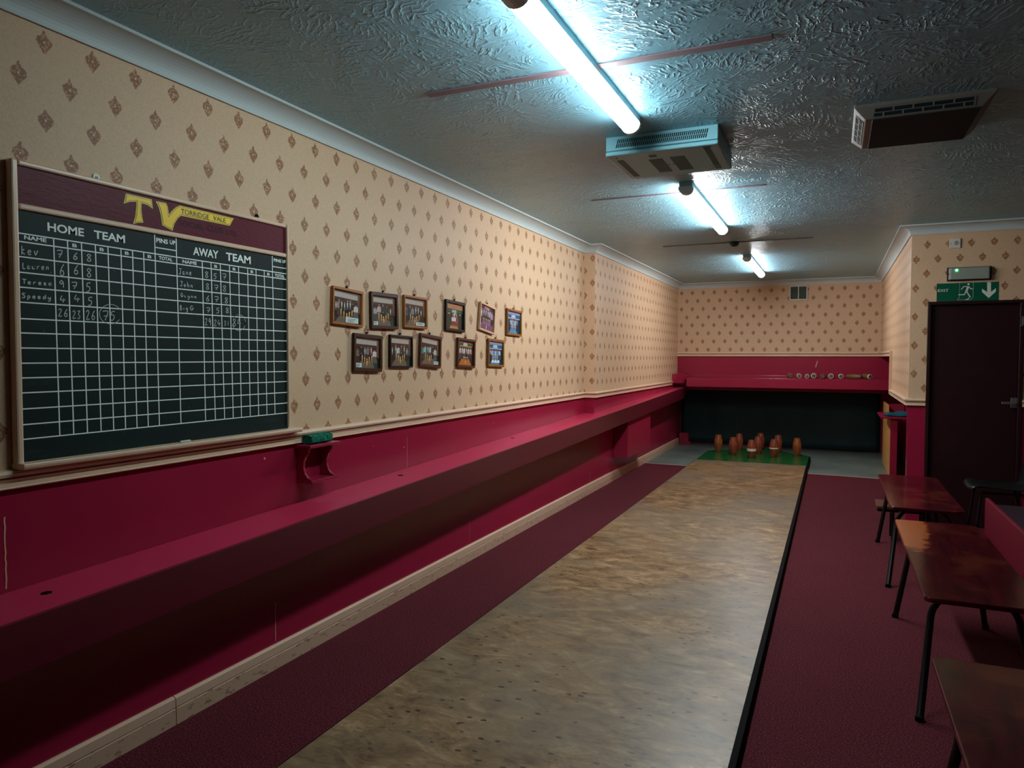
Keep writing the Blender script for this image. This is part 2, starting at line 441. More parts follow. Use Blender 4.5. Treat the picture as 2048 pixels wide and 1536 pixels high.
# ------------------------------------------------------------------ large structure
XL, XP, XR, XS = -2.488, -2.367, .633, 2.7     # left wall, thickened left wall, return wall, side wall
YP, YF, YD, YB, Y0 = 7.48, 12.01, 7.565, 12.95, -2.6
ZC = 2.735
YCAR = 10.22
b = MB()
b.quad([(XL-.1, Y0, 0), (XS, Y0, 0), (XS, YCAR-.06, 0), (.633, YCAR-.06, 0), (-.2, YCAR-.005, 0), (XL-.1, YCAR+.04, 0)], 0)
b.quad([(XL-.1, YCAR+.04, 0), (-.2, YCAR-.005, 0), (.633, YCAR-.06, 0), (XS, YCAR-.06, 0), (XS, YB+.1, 0), (XL-.1, YB+.1, 0)], 1)
for i in range(2): pass
struct('floor', b, [M_CARPET, M_LINO])
b = MB(); b.box(XL-.1, XS+.1, Y0-.1, YB+.1, ZC, ZC+.1); struct('ceiling', b, M_CEIL)
bench_z = lambda y: .705+.0288*y
b = MB(); b.box(XL-.1, XL, Y0, YB+.1, 0, ZC); struct('wall_left', b, M_WL)
b = MB(); b.prism([(XL, YP, 1.092), (XL, YF, 1.092), (XL, YF, ZC), (XL, YP, ZC)], (XP-XL, 0, 0), 0)
b.m[-1] = 1
struct('wall_pier', b, [M_WP, M_WPF])
b = MB(); b.prism([(XL, YP, bench_z(YP)), (XL, YF, bench_z(YF)), (XL, YF, 1.092), (XL, YP, 1.092)], (XP-XL, 0, 0)); struct('wall_pier_foot', b, M_RED, 'crimson boards under the dado rail of the thickened wall')  # lower part of the wall pier, down to the ball return top
b = MB(); b.box(XL, 1.05, YF, YF+.1, 1.0, ZC); b.box(XL, 1.05, YF+.1, YB, 1.0, 1.1, 1); b.box(XL, 1.05, YB, YB+.1, 0, 1.1, 1)
struct('wall_far', b, [M_WF, M_RED2])
b = MB()
b.prism([(XR, YD, 1.12), (XR, 9.68, 1.12), (XR, 9.68, 1.58), (XR, YF, 1.58), (XR, YF, ZC), (XR, YD, ZC)], (.13, 0, 0), 0)
b.m[-1] = 2
b.box(.95, 1.05, YD+.13, YB, 0, ZC, 1); b.box(XR+.13, .95, YD+.13, 9.68, 1.12, 1.22, 1); b.box(XR+.13, .95, 9.62, YF, 1.58, 1.68, 1); b.box(XR+.13, .95, 9.6, 9.7, 1.12, 1.6, 1)
struct('wall_right', b, [M_WR, M_RED2, M_WD])
b = MB()
b.box(XR, .772, YD, YD+.13, 0, 1.12); b.box(XR+.13, .772, YD, YD+.13, 1.12, ZC); b.box(.772, 1.503, YD, YD+.13, 2.04, ZC); b.box(1.503, XS, YD, YD+.13, 0, ZC)
struct('wall_door_side', b, M_WD)
b = MB(); b.box(XS, XS+.1, Y0, YD, 0, ZC); struct('wall_side', b, M_DARKW)
b = MB(); b.box(XL-.1, XS+.1, Y0-.1, Y0, 0, ZC); struct('wall_rear', b, M_DARKW)

def sweep(mb, path, prof, mi=0, planar=True):
    """prof: (outward, up) pairs; path: (x,y,z,nx,ny) with outward direction mitred"""
    n = len(prof); vs = []
    for (x, y, z, nx, ny) in path:
        for (o, u) in prof: vs.append((x+nx*o, y+ny*o, z+u))
    fs = [(i*n+k, i*n+(k+1) % n, (i+1)*n+(k+1) % n, (i+1)*n+k) for i in range(len(path)-1) for k in range(n)]
    mb.add(vs, fs, mi); mb.add(vs[:n], [tuple(range(n))], mi); mb.add(vs[-n:], [tuple(range(n-1, -1, -1))], mi)
cove = [(0, 0), (0, -.08), (.012, -.082)]
for k in range(9):
    a = math.pi/2*k/8; cove.append((.012+.083*(1-math.cos(a)), -.074+.062*math.sin(a)))
cove += [(.103, -.012), (.103, 0)]
b = MB()
sweep(b, [(XL, Y0, ZC, 1, 0), (XL, YP, ZC, 1, -1), (XP, YP, ZC, 1, -1), (XP, YF, ZC, 1, -1), (XR, YF, ZC, -1, -1), (XR, YD, ZC, -1, -1), (XS, YD, ZC, 0, -1)], cove)
o = struct('trim_1', b, M_COVE, 'white coving along the top of the walls')
rail = [(0, 0), (.02, 0), (.024, .004), (.02, .008), (.02, .026), (.026, .034), (.012, .036), (.012, .040), (.03, .042), (.034, .052), (.026, .062), (0, .064)]
b = MB(); z = 1.09
sweep(b, [(XL, Y0, z, 1, 0), (XL, YP, z, 1, -1), (XP, YP, z, 1, -1), (XP, 11.52, z, 1, 0)], rail)
struct('trim_2', b, M_CREAM, 'cream dado rail along the left wall')
b = MB(); z = 1.548
sweep(b, [(XP, YF, z, 0, -1), (XR, YF, z, -1, -1), (XR, 9.655, z, -1, 0)], rail)
b.box(XR-.03, XR, 9.65, 9.69, 1.10, z+.064); b.box(XR-.02, XR-.012, 9.69, 9.715, 1.13, z+.03)
sweep(b, [(XR, 9.69, 1.09, -1, 0), (XR, YD, 1.09, -1, -1), (.77, YD, 1.09, 0, -1)], rail)
b.box(XR, XR+.12, YD+.02, 9.68, 1.085, 1.12)
struct('trim_3', b, M_CREAM, 'cream dado rail stepping down beside the door')
b = MB(); sweep(b, [(1.508, YD, 1.10, 0, -1), (XS, YD, 1.10, 0, -1)], rail); struct('trim_4', b, M_CREAM)
b = MB()
sk = [(0, 0), (.02, 0), (.02, .066), (.015, .069), (.019, .074), (.018, .11), (.008, .117), (0, .117)]
for a, c in ((Y0, 2.108), (2.112, 5.6), (5.603, 12.7)):
    sweep(b, [(XL, a, 0, 1, 0), (XL, c, 0, 1, 0)], sk)
struct('baseboard_left', b, M_SKIRT)
# cracked board joints in the crimson dado (filler showing)
b = MB()
for (y, za, zb, wd) in ((2.715, .13, .32, .004), (1.465, .76, 1.0, .005), (3.916, .82, 1.02, .002), (7.72, .13, .24, .003), (4.78, .14, .3, .0015)):
    P = [(XL+.0012, y+random.uniform(-.0015, .0015), za+(zb-za)*k/14) for k in range(15)]
    b.ribbon(P, wd, (1, 0, 0))
for (y, z, r) in ((2.653, 1.041, .006), (3.881, .956, .0045), (3.55, 1.0, .003), (5.2, 1.0, .003), (6.1, .32, .003)):
    b.disc((XL+.0012, y, z), r, (1, 0, 0), 8)
struct('trim_5', b, plain('cream_filler', (214, 160, 130), .7, .2), 'pale filler in the cracks of the crimson boards')
# floor joint strips
for nm, xa, xb, ya, yb_ in (('trim_6', XL+.02, -1.815, YCAR+.037, YCAR+.012), ('trim_7', -.29, .62, YCAR+.0, YCAR-.06)):
    b = MB(); b.prism([(xa, ya-.012, 0), (xb, yb_-.012, 0), (xb, yb_+.012, 0), (xa, ya+.012, 0)], (0, 0, .005))
    struct(nm, b, M_STRIP, 'bright metal strip where the carpet meets the grey floor')

# door
d = thing('door_1', (1.14, YD, 0), 'dark mahogany door under the green exit sign', 'door', kind='structure')
b = MB(); b.box(.772, .80, YD-.022, YD+.10, 0, 2.012); b.box(1.475, 1.503, YD-.022, YD+.10, 0, 2.012); b.box(.772, 1.503, YD-.022, YD+.10, 2.012, 2.04)
finish('door_frame', b, M_DOOR, d, .004)
b = MB(); b.box(.803, 1.472, YD+.02, YD+.06, .008, 2.009); finish('door_leaf', b, M_DOOR, d, .002)
b = MB(); hx, hz = 1.452, 1.134
b.box(hx-.024, hx+.024, YD+.008, YD+.02, hz-.045, hz+.045); b.tube([(hx, YD+.02, hz), (hx, YD-.03, hz)], .009, 10); b.box(hx-.1, hx+.01, YD-.042, YD-.028, hz-.009, hz+.011)
tag(finish('door_handle', b, M_METAL, d, .004), 'steel lever handle')
b = MB(); q = 1.489
b.tube([(q-.03, YD-.06, 1.915), (q, YD-.02, 1.885), (q+.006, YD-.024, 1.87), (q+.006, YD-.024, 1.82), (q-.004, YD-.04, 1.808), (q-.018, YD-.055, 1.812)], .0028, 8); b.box(q-.004, q+.012, YD-.026, YD-.020, 1.815, 1.895)
tag(finish('coat_hook', b, M_METAL, d), 'thin wire coat hook')

# ------------------------------------------------------------------ lamps
def batten(y0, y1, lamp, label):
    x = -.95; t = thing('ceiling_light', (x, (y0+y1)/2, ZC), label, 'light', 'tube lights down the ceiling')
    b = MB(); b.box(x-.044, x+.044, y0+.01, y1-.01, ZC-.034, ZC); finish('spine', b, M_SPINE, t, .002)
    prof = []
    for k in range(13):
        a = math.pi*k/12; prof.append((x+.045*math.cos(a), ZC-.034-.008-.042*math.sin(a)))
    prof = [(x+.045, ZC-.034)]+prof+[(x-.045, ZC-.034)]
    b = MB(); b.prism([(p, y0+.07, q) for p, q in prof], (0, y1-y0-.105, 0), 0, True); finish('diffuser', b, mat_emit('lit_diffuser', *lamp), t)
    big = [(x+(p-x)*1.08, ZC-.034+(q-ZC+.034)*1.06) for p, q in prof]
    for (ya, yb_) in ((y0, .07), (y1-.035, .035)):
        b = MB(); b.prism([(p, ya, q) for p, q in big], (0, yb_, 0), 0); finish('end_cap', b, M_CAP, t, .004)
batten(2.09, 3.60, LAMP[0], 'long glowing tube light on the ceiling nearest the camera')
batten(5.02, 6.85, LAMP[1], 'middle of the three glowing ceiling tubes, beyond the white ventilation box')
batten(8.82, 10.70, LAMP[2], 'small far tube light nearest the end wall')
#@@OBJECTS@@
# ------------------------------------------------------------------ skittle alley
t = thing('skittle_alley', (-1.06, 4.5, 0), 'long worn brown alley lane running down the middle of the carpet', 'skittle alley')
LX0, LX1, LZ = -1.806, -.325, .05
b = MB(); b.box(LX0, LX1, -2.4, 10.594, 0, LZ); finish('lane_board', b, M_LANE, t)
b = MB(); b.prism([(LX0, 10.597, 0), (LX1+.006, 10.597, 0), (LX1+.01, 11.64, 0), (-1.06, 12.42, 0), (LX0, 11.68, 0)], (0, 0, LZ)); tag(finish('pin_deck', b, M_DECK, t), 'green painted deck under the pins')
b = MB(); b.box(LX1+.001, LX1+.024, -2.4, 10.594, 0, LZ-.004); finish('edge_board', b, M_BLACK, t)
b = MB(); b.box(LX1+.008, LX1+.028, 10.6, 11.62, 0, LZ-.004); finish('edge_board', b, M_BLACK, t)
b = MB(); b.box(LX0-.012, LX0-.001, -2.4, 10.594, 0, LZ-.006); finish('edge_board', b, M_BLACK, t)

def pin_profile(r, h):
    return [(r*.58, 0), (r*.64, h*.02), (r*.76, h*.14), (r*.9, h*.3), (r*.99, h*.45), (r, h*.56), (r*.95, h*.7), (r*.84, h*.83), (r*.72, h*.93), (r*.68, h*.985), (r*.62, h)]
PINS = [((1436.5, 903), M_PIN1, 'far left corner pin of the skittle diamond, standing apart on the green deck'),
        ((1466, 909.5), M_PIN2, 'brown pin in front of another pin, second from the left in the diamond'),
        ((1478, 900.5), M_PIN2, 'pin of the diamond half hidden behind the second pin from the left'),
        ((1503, 916), M_PIN2, 'front pin of the skittle diamond, nearest the camera, with a wide white tape band'),
        ((1516, 907.5), M_PIN2, 'middle pin of the diamond, directly behind the taped front pin'),
        ((1521, 899), M_PIN2, 'rearmost pin of the diamond, tallest above the middle pins'),
        ((1547.5, 914.5), M_PIN2, 'dark pin with a thin white band, right of the front pin'),
        ((1556, 904), M_PIN2, 'reddish pin of the diamond standing behind the thin banded pin'),
        ((1594, 911.5), M_PIN1, 'far right corner pin of the skittle diamond with a paler top')]
def standing_pin(px, m, label, band):
    p = onZ(px[0], px[1], LZ); r, h = .064, .266
    t = thing('skittle_pin', (p.x, p.y, LZ), label, 'skittle', 'pins standing on the green deck')
    b = MB(); b.lathe(pin_profile(r, h), n=28); finish('pin_body', b, m, t, local=True)
    if band:
        z0, z1, rr = band; b = MB(); b.lathe([(rr-.004, z0), (rr, z0+.001), (rr, z1-.001), (rr-.004, z1)], n=28)
        tag(finish('tape_band', b, M_TAPE, t, local=True), 'white tape band')
        if z1-z0 > .03:
            b = MB()
            for k in range(9):
                a = math.radians(-128+k*9); q = Vector((math.cos(a), math.sin(a), 0)); tt = Vector((-q.y, q.x, 0)); c = q*(rr+.0006)+Vector((0, 0, (z0+z1)/2))
                b.quad([c-tt*.0034-Vector((0, 0, .005)), c+tt*.0034-Vector((0, 0, .006)), c+tt*.0026+Vector((0, 0, .006)), c-tt*.003+Vector((0, 0, .005))])
    return t
for i, (px, m, lab) in enumerate(PINS):
    standing_pin(px, m, lab, {3: (.105, .142, .0668), 6: (.128, .146, .0662)}.get(i))

# ------------------------------------------------------------------ ball return bench on the left wall
BW, BT = .28, .028
t = thing('ball_return', (XL, 4.5, 0), 'long crimson sloping ball return shelf along the left wall', 'ball return')
ya, yb_ = -2.5, 11.98
b = MB(); x0, x1 = XL+.001, XL+BW
b.prism([(x0, ya, bench_z(ya)-BT), (x0, yb_, bench_z(yb_)-BT), (x0, yb_, bench_z(yb_)), (x0, ya, bench_z(ya))], (BW, 0, 0))
tag(finish('top_board', b, M_REDT, t, .003), 'crimson top with painted-in light')
fb = lambda y: .518+.02775*y
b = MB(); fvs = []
for y in (ya, yb_):   # the fascia leans in towards the floor to catch less light
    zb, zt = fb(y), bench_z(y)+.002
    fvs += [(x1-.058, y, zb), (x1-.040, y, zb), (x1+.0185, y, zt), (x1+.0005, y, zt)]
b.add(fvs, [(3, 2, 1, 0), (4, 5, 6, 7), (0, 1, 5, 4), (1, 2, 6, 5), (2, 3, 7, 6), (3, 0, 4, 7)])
tag(finish('front_board', b, M_RED3, t, .003), 'crimson fascia with painted-in shade')
for px in ((93, 1186), (801, 951), (1025, 876)):
    y = 3
    for _ in range(20): p = onZ(px[0], px[1], bench_z(y)); y = p.y
    b = MB(); b.lathe([(.017, -.002), (.017, .0012), (.012, .0016)], (max(p.x, XL+.03), p.y, bench_z(p.y)), (0, -.0288, 1), 16); tag(finish('knot_plug', b, M_BLACK, t), 'dark round plug')
b = MB(); b.box(XL+.001, -2.30, 8.64, 9.83, .285, .775)
tag(finish('pipe_box', b, M_RED2, None, .004), 'crimson boxing panel under the far part of the ball return shelf', 'boxing')
b = MB(); b.prism([(XL+.001, 12.1, .095), (-2.245, 12.1, .095), (-2.20, 12.25, .0), (XL+.001, 12.25, 0)], (0, 0, 0.001))
b = MB(); b.prism([(XL+.022, 12.72, .0), (-2.25, 12.72, .0), (-2.31, 12.72, .06), (-2.31, 12.72, .21), (XL+.022, 12.72, .2)], (0, .16, 0))
tag(finish('corner_block', b, M_RED2, None, .004), 'small crimson corner block on the grey floor at the far left', 'block')
b = MB(); b.prism([(XP+.001, 11.56, 1.115), (-2.19, 11.70, 1.115), (-2.16, 11.70, 1.225), (-2.26, 11.60, 1.275), (XP+.001, 11.56, 1.26)], (0, .28, 0))
tag(finish('ball_guide', b, M_RED2, None, .004), 'crimson angled guide block where the end shelf meets the ball return', 'block')

# end wall shelf, backboard, spare pins, vent
t = thing('pin_shelf', (-.8, YF, 1.2), 'crimson shelf across the end wall holding spare pins', 'shelf')
b = MB(); b.box(-2.15, .94, 11.65, YF-.001, 1.182, 1.207); finish('shelf_board', b, M_RED, t, .003)
b = MB(); b.box(-2.15, .94, 11.628, 11.649, 1.064, 1.213); finish('front_board', b, M_RED, t, .003)
b = MB(); b.box(-2.1, -.62, YF-.06, YF-.002, 1.209, 1.25); finish('back_batten', b, M_RED, t, .003)
b = MB(); b.quad([(-.235, YF-.002, 1.42), (-.21, YF-.002, 1.42), (-.19, YF-.002, 1.33), (-.205, YF-.002, 1.33)])
b = MB(); c = onY(1633, 728, YF-.004); b.tube([(c.x-.012, YF-.006, c.z-.05), (c.x+.014, YF-.006, c.z+.045)], .006, 8)
tag(finish('tape_strip', b, M_TAPE), 'short white strip stuck on the crimson boards above the spare pins', 'strip')
t = thing('backboard', (-.9, YB-.03, 0), 'tall black rubber sheet hanging behind the standing pins', 'backboard')
b = MB(); nx, nz = 40, 10
vs = []; fs = []
for j in range(nz+1):
    for i in range(nx+1):
        u, v = i/nx, j/nz
        vs.append((-2.47+u*(3.16), YB-.05+.012*math.sin(u*19+.5)+.006*math.sin(u*43+v*3), .025+.012*math.sin(u*6)+v*1.03))
for j in range(nz):
    for i in range(nx): fs.append((j*(nx+1)+i, j*(nx+1)+i+1, (j+1)*(nx+1)+i+1, (j+1)*(nx+1)+i))
b.add(vs, fs, 0, None, True)
o = finish('rubber_sheet', b, M_RUBBER, t); md = o.modifiers.new('thick', 'SOLIDIFY'); md.thickness = .008
b = MB(); b.box(-2.47, .69, YB-.036, YB-.002, 1.03, 1.09); finish('hanging_rail', b, M_BLACK, t)
spare = [(1581.6, .044, 10, M_PIN1, 'leftmost spare pin on the shelf, lying at an angle with an orange end'), (1598.5, .044, 8, M_PIN1, 'second spare pin from the left on the end shelf, angled, pale end'),
         (1614.4, .04, 0, M_PIN3, 'third spare pin from the left, smallest end with a yellowish ring'), (1627.5, .049, 0, M_PIN3, 'fourth spare pin from the left, largest end with a white ring'),
         (1646, .043, 0, M_PIN2, 'fifth spare pin from the left on the shelf, plain brown end'), (1661.9, .047, 0, M_PIN3, 'sixth spare pin from the left, white ring on a green grey end'),
         (1682, .046, 3, M_PIN2, 'spare pin with a white crescent end, just left of the gap on the shelf'), (1702, .042, 62, M_PIN3, 'spare pin lying sideways on the shelf, right of the gap'),
         (1738, .045, 24, M_PIN3, 'rightmost spare pin on the end shelf, sideways with a bright end')]
for i, (px, r, ang, m, lab) in enumerate(spare):
    x = onY(px, 756, 11.72).x; a = math.radians(ang); ax = Vector((-math.sin(a), math.cos(a), 0)); h = .215
    y = 11.74 if i == 7 else 11.69
    if i == 7: x = .372
    if i == 8: x = .485
    t = thing('skittle_pin', (x, y, 1.2075), lab, 'skittle', 'spare pins lying on the end shelf')
    rr = 1/.68
    b = MB(); q = r*1.0
    prof = [(q*.62, 0), (q*.72, h*.02), (q*.86, h*.2), (q, h*.5), (q*.86, h*.8), (q*.72, h*.97), (q*.62, h)]
    b.lathe(prof, (0, 0, r), ax, 24); finish('pin_body', b, m, t, local=True)
    b = MB(); b.lathe([(q*.6, -.0016), (q*.6, .001)], (0, 0, r), ax, 24); finish('pin_end', b, M_PINE, t, local=True)
    if i in (1, 2, 3, 5, 6, 8):
        b = MB(); b.lathe([(q*.66, -.001), (q*.76, .002), (q*.80, .010), (q*.74, .012)], (0, 0, r), ax, 24); tag(finish('end_ring', b, M_TAPE, t, local=True), 'white painted ring')
t = thing('air_vent', (-.52, YF, 2.53), 'small two pane metal air vent high on the end wall', 'vent')
x0, x1, z0, z1 = -.651, -.388, 2.417, 2.645; f = .018
b = MB()
for q in ((x0, x1, z0, z0+f), (x0, x1, z1-f, z1), (x0, x0+f, z0+f, z1-f), (x1-f, x1, z0+f, z1-f), ((x0+x1)/2-.007, (x0+x1)/2+.007, z0+f, z1-f)): b.box(q[0], q[1], YF-.022, YF-.001, q[2], q[3])
finish('vent_frame', b, M_ALU, t, .002)
b = MB(); b.box(x0+f, x1-f, YF-.006, YF-.001, z0+f, z1-f)
for k in range(12):
    zz = z0+f+.004+k*(z1-z0-2*f)/12; b.prism([(x0+f, YF-.014, zz), (x1-f, YF-.014, zz), (x1-f, YF-.006, zz+.01), (x0+f, YF-.006, zz+.01)], (0, .0015, .002))
finish('vent_slats', b, M_MESH, t)

# ------------------------------------------------------------------ scoreboard
t = thing('scoreboard', (XL, 2.15, 1.16), 'big green chalk scoreboard with a maroon header on the left wall', 'scoreboard')
XB = XL+.022
def bd(px, py, off=.0): p = onX(px, py, XB); return Vector((XB+off, p.y, p.z))
by0, by1, bz0, bz1 = 1.492, 2.800, 1.160, 2.176
zm0, zm1 = 2.014, 2.034
b = MB(); b.box(XL+.001, XB, by0+.006, by1-.006, bz0+.004, zm0+.004); finish('chalk_panel', b, M_SLATE, t)
b = MB(); b.box(XL+.001, XB, by0+.006, by1-.006, zm0+.005, bz1-.006); finish('header_panel', b, M_MAROON, t)
fx = XB+.012
for nm, q in (('frame_stile', (by0, by0+.022, bz0, bz1)), ('frame_stile', (by1-.012, by1, bz0+.02, bz1)), ('top_rail', (by0+.022, by1-.018, bz1-.018, bz1)), ('middle_rail', (by0+.022, by1-.018, zm0, zm1))):
    b = MB(); b.box(XL+.002, fx, q[0], q[1], q[2], q[3]); finish(nm, b, M_CREAM, t, .006)
b = MB(); b.prism([(XL+.002, by0-.002, bz0-.006), (XB+.04, by0-.002, bz0-.006), (XB+.045, by0-.002, bz0+.004), (XB+.045, by0-.002, bz0+.014), (XL+.002, by0-.002, bz0+.016)], (0, by1+.052-by0, 0)); finish('chalk_ledge', b, M_CREAM, t, .003)
for px, m in (((193, 358), M_WHITE), ((514, 437), M_BLACK)):
    p = onX(px[0], px[1], XL+.004); b = MB()
    pts = [(XL+.001, p.y-.013, p.z-.03), (XL+.001, p.y+.013, p.z-.03)]+[(XL+.001, p.y+.013*math.cos(math.pi*k/8), p.z+.008+.013*math.sin(math.pi*k/8)) for k in range(9)]
    b.prism(pts, (.003, 0, 0)); o = finish('hanging_plate', b, m, t); b = MB(); b.lathe([(.0055, 0), (.0055, .002)], (XL+.0042, p.y, p.z+.004), (1, 0, 0), 12)
    finish('screw', b, M_INK, o)

E_ = .0008
b = MB()
gw = .0042
VT = [365, 460, 555, 650, 736, 825, 904, 980, 1058, 1205, 1380, 1440, 1503, 1566, 1628, 1690, 1747, 1803, 1860]
VB = [408, 503, 597, 690, 776, 857, 935, 1012, 1088, 1235, 1403, 1470, 1533, 1592, 1648, 1708, 1765, 1822, 1877]
VTP = [bd(x/3.4133, 300+(565+.1535*(x-118))/3.4133) for x in VT]
VBP = [bd(x/3.4133, 550+(1122-.102*(x-163))/3.4133) for x in VB]
HP = [(118, 565, 0), (120, 622, 0), (124, 726, 0), (127, 833, 0), (129, 935, 0), (131, 1038, 0), (138, 395, 1), (140, 498, 1), (146, 602, 1), (150, 703, 1), (152, 805, 1), (156, 915, 1), (160, 1022, 1), (163, 1122, 1)]
HZ = [bd(x/3.4133, (550 if k else 300)+y/3.4133).z for x, y, k in HP]
HZ.insert(6, bd(134/3.4133, 550+297/3.4133).z)
ye, yw = by0+.022, by1-.012
def hl(y0, y1, z): b.box(XB, XB+E_, y0, y1, z-gw/2, z+gw/2)
VY = []
def vl(i, z0, z1):   # hand painted columns lean slightly
    p, q = VTP[i], VBP[i]; f = lambda z: p.y+(q.y-p.y)*(p.z-z)/(p.z-q.z)
    ya_, yb2 = f(z0), f(z1)
    b.prism([(XB, ya_-gw/2, z0), (XB, ya_+gw/2, z0), (XB, yb2+gw/2, z1), (XB, yb2-gw/2, z1)], (E_*.8, 0, 0))
    VY.append(f((HZ[0]+HZ[1])/2))
for z in HZ: hl(ye, yw, z)
for i in range(19): vl(i, HZ[-1], zm0 if i in (8, 9, 18) else HZ[0])
zp = zm0-.052
hl(VY[8], VY[9], zp); hl(VY[18], yw, zp)
finish('grid_lines', b, M_PAINT, t)

def text_mesh(name, items, mat, root, mat3):
    """items: (string, box x0,x1,z0,z1 in the sign's own plane, bold); mat3 turns (a, up) into world"""
    res = []
    for s, a0, a1, z0, z1, bold in items:
        mb = MB()
        cu = bpy.data.curves.new('t', 'FONT'); cu.body = s; cu.size = 1; cu.offset = bold; cu.resolution_u = 3
        o = bpy.data.objects.new('t', cu); COL.objects.link(o)
        dg = bpy.context.evaluated_depsgraph_get(); me = bpy.data.meshes.new_from_object(o.evaluated_get(dg))
        xs = [v.co.x for v in me.vertices]; ys = [v.co.y for v in me.vertices]
        sx = (a1-a0)/(max(xs)-min(xs)); sy = (z1-z0)/(max(ys)-min(ys))
        vs = [mat3(a0+(v.co.x-min(xs))*sx, z0+(v.co.y-min(ys))*sy) for v in me.vertices]
        mb.add(vs, [tuple(p.vertices) for p in me.polygons])
        bpy.data.objects.remove(o); bpy.data.curves.remove(cu); bpy.data.meshes.remove(me)
        res.append(finish(name, mb, mat, root))
    return res
def tb(s, lb, rt, sc, ox, oy, bold):
    p = bd(ox+lb[0]/sc, oy+lb[1]/sc); q = bd(ox+rt[0]/sc, oy+rt[1]/sc)
    return (s, p.y, q.y, p.z, q.z, bold)
on_board = lambda off: (lambda a, z: (XB+off, a, z))
s1, s2, s3, s4 = 3.4133, 6.983, 8.084, 5.389
items = [tb('HOME', (523, 152), (1030, 118), s2, 20, 440, .024), tb('TEAM', (1172, 255), (1603, 215), s2, 20, 440, .024),
         tb('AWAY', (373, 240), (780, 178), s3, 340, 480, .024), tb('TEAM', (905, 328), (1302, 268), s3, 340, 480, .024),
         tb('NAME', (196, 268), (507, 258), s2, 20, 440, .028), tb('NAME', (200, 372), (430, 352), s3, 340, 480, .028),
         tb('TOTAL', (525, 318), (672, 302), s4, 220, 460, .028), tb('TOTAL', (1692, 594), (1852, 568), s3, 340, 480, .028),
         tb('PINS', (498, 132), (622, 105), s4, 220, 460, .028), tb('UP', (643, 152), (702, 118), s4, 220, 460, .028),
         tb('PINS', (1675, 348), (1795, 318), s3, 340, 480, .028), tb('UP', (1812, 368), (1868, 330), s3, 340, 480, .028)]
hb0, hb1 = HZ[1]+.007, HZ[0]-.008
for i in (1, 3, 5, 7): c = (VY[i]+VY[i+1])/2; items.append(('B', c-.0085, c+.0085, hb0, hb1, .02))
for i in (11, 13, 15, 17): c = (VY[i]+VY[i+1])/2; items.append(('B', c-.0085, c+.0085, hb0, hb1, .02))
text_mesh('painted_lettering', items, M_PAINT, t, on_board(.0007))

G = {'7': [[(0, 1), (.85, .98), (.35, 0)], [(.15, .45), (.85, .52)]], '6': [[(.7, 1), (.25, .55), (.1, .2), (.35, 0), (.68, .15), (.6, .4), (.3, .42), (.12, .22)]],
     '8': [[(.72, .85), (.4, 1), (.15, .8), (.45, .52), (.72, .2), (.4, 0), (.12, .2), (.45, .52), (.74, .86)]], '9': [[(.68, .78), (.4, 1), (.1, .75), (.3, .5), (.66, .72), (.68, 0)]],
     '5': [[(.8, 1), (.3, .95), (.22, .6), (.58, .58), (.68, .3), (.4, 0), (.1, .04)]], '4': [[(.35, 1), (.08, .38), (.9, .42)], [(.6, .62), (.52, 0)]],
     '2': [[(.1, .8), (.4, 1), (.68, .78), (.12, .05), (.8, .08)]], '3': [[(.1, .95), (.65, .97), (.3, .58), (.66, .3), (.4, 0), (.05, .1)]], '1': [[(.45, 1), (.4, 0)]],
     'K': [[(.2, 1), (.15, 0)], [(.6, .62), (.2, .35), (.7, 0)]], 'e': [[(.12, .28), (.62, .34), (.5, .52), (.25, .5), (.1, .25), (.3, 0), (.68, .08)]], 'v': [[(.1, .5), (.35, 0), (.75, .52)]],
     'L': [[(.2, 1), (.15, .06), (.7, 0)]], 'a': [[(.62, .45), (.3, .5), (.1, .22), (.3, 0), (.6, .25), (.64, .48), (.68, 0)]], 'u': [[(.1, .5), (.15, .1), (.4, 0), (.62, .2), (.64, .5), (.7, 0)]],
     'r': [[(.15, .5), (.18, 0)], [(.18, .3), (.4, .5), (.65, .46)]], 'n': [[(.12, .5), (.14, 0)], [(.14, .34), (.4, .5), (.6, .35), (.64, 0)]], 'T': [[(0, 1), (.9, .95)], [(.45, .97), (.42, .05)]],
     's': [[(.6, .48), (.25, .46), (.2, .3), (.55, .22), (.5, 0), (.1, .04)]], 'S': [[(.75, .95), (.35, 1), (.15, .75), (.6, .45), (.62, .1), (.25, 0), (.05, .12)]], 'p': [[(.15, .5), (.12, -.45)], [(.14, .42), (.45, .5), (.66, .25), (.4, 0), (.14, .06)]],
     'd': [[(.6, .42), (.3, .5), (.1, .22), (.3, 0), (.6, .2)], [(.68, .95), (.66, 0)]], 'y': [[(.1, .5), (.2, .1), (.55, .2)], [(.68, .5), (.6, -.2), (.3, -.45), (.05, -.35)]],
     'J': [[(.05, 1), (.9, .95)], [(.55, .97), (.5, .15), (.25, 0), (.02, .15)]], 'o': [[(.35, .5), (.1, .25), (.35, 0), (.62, .25), (.35, .5)]], 'h': [[(.15, 1), (.12, 0)], [(.14, .3), (.4, .5), (.62, .32), (.64, 0)]],
     'G': [[(.75, .85), (.4, 1), (.1, .55), (.35, .05), (.7, .2), (.72, .45), (.4, .45), (1.0, .46)]], 'l': [[(.3, .55), (.25, .1), (.6, .05)]], 'i': [[(.35, .5), (.35, 0)]],
     'g': [[(.6, .45), (.3, .5), (.1, .25), (.35, .05), (.6, .3)], [(.62, .5), (.6, -.25), (.3, -.45), (.05, -.3)]], 'B': [[(.15, 1), (.12, 0), (.55, .05), (.65, .3), (.2, .5), (.55, .65), (.5, .95), (.1, 1)]], ' ': []}
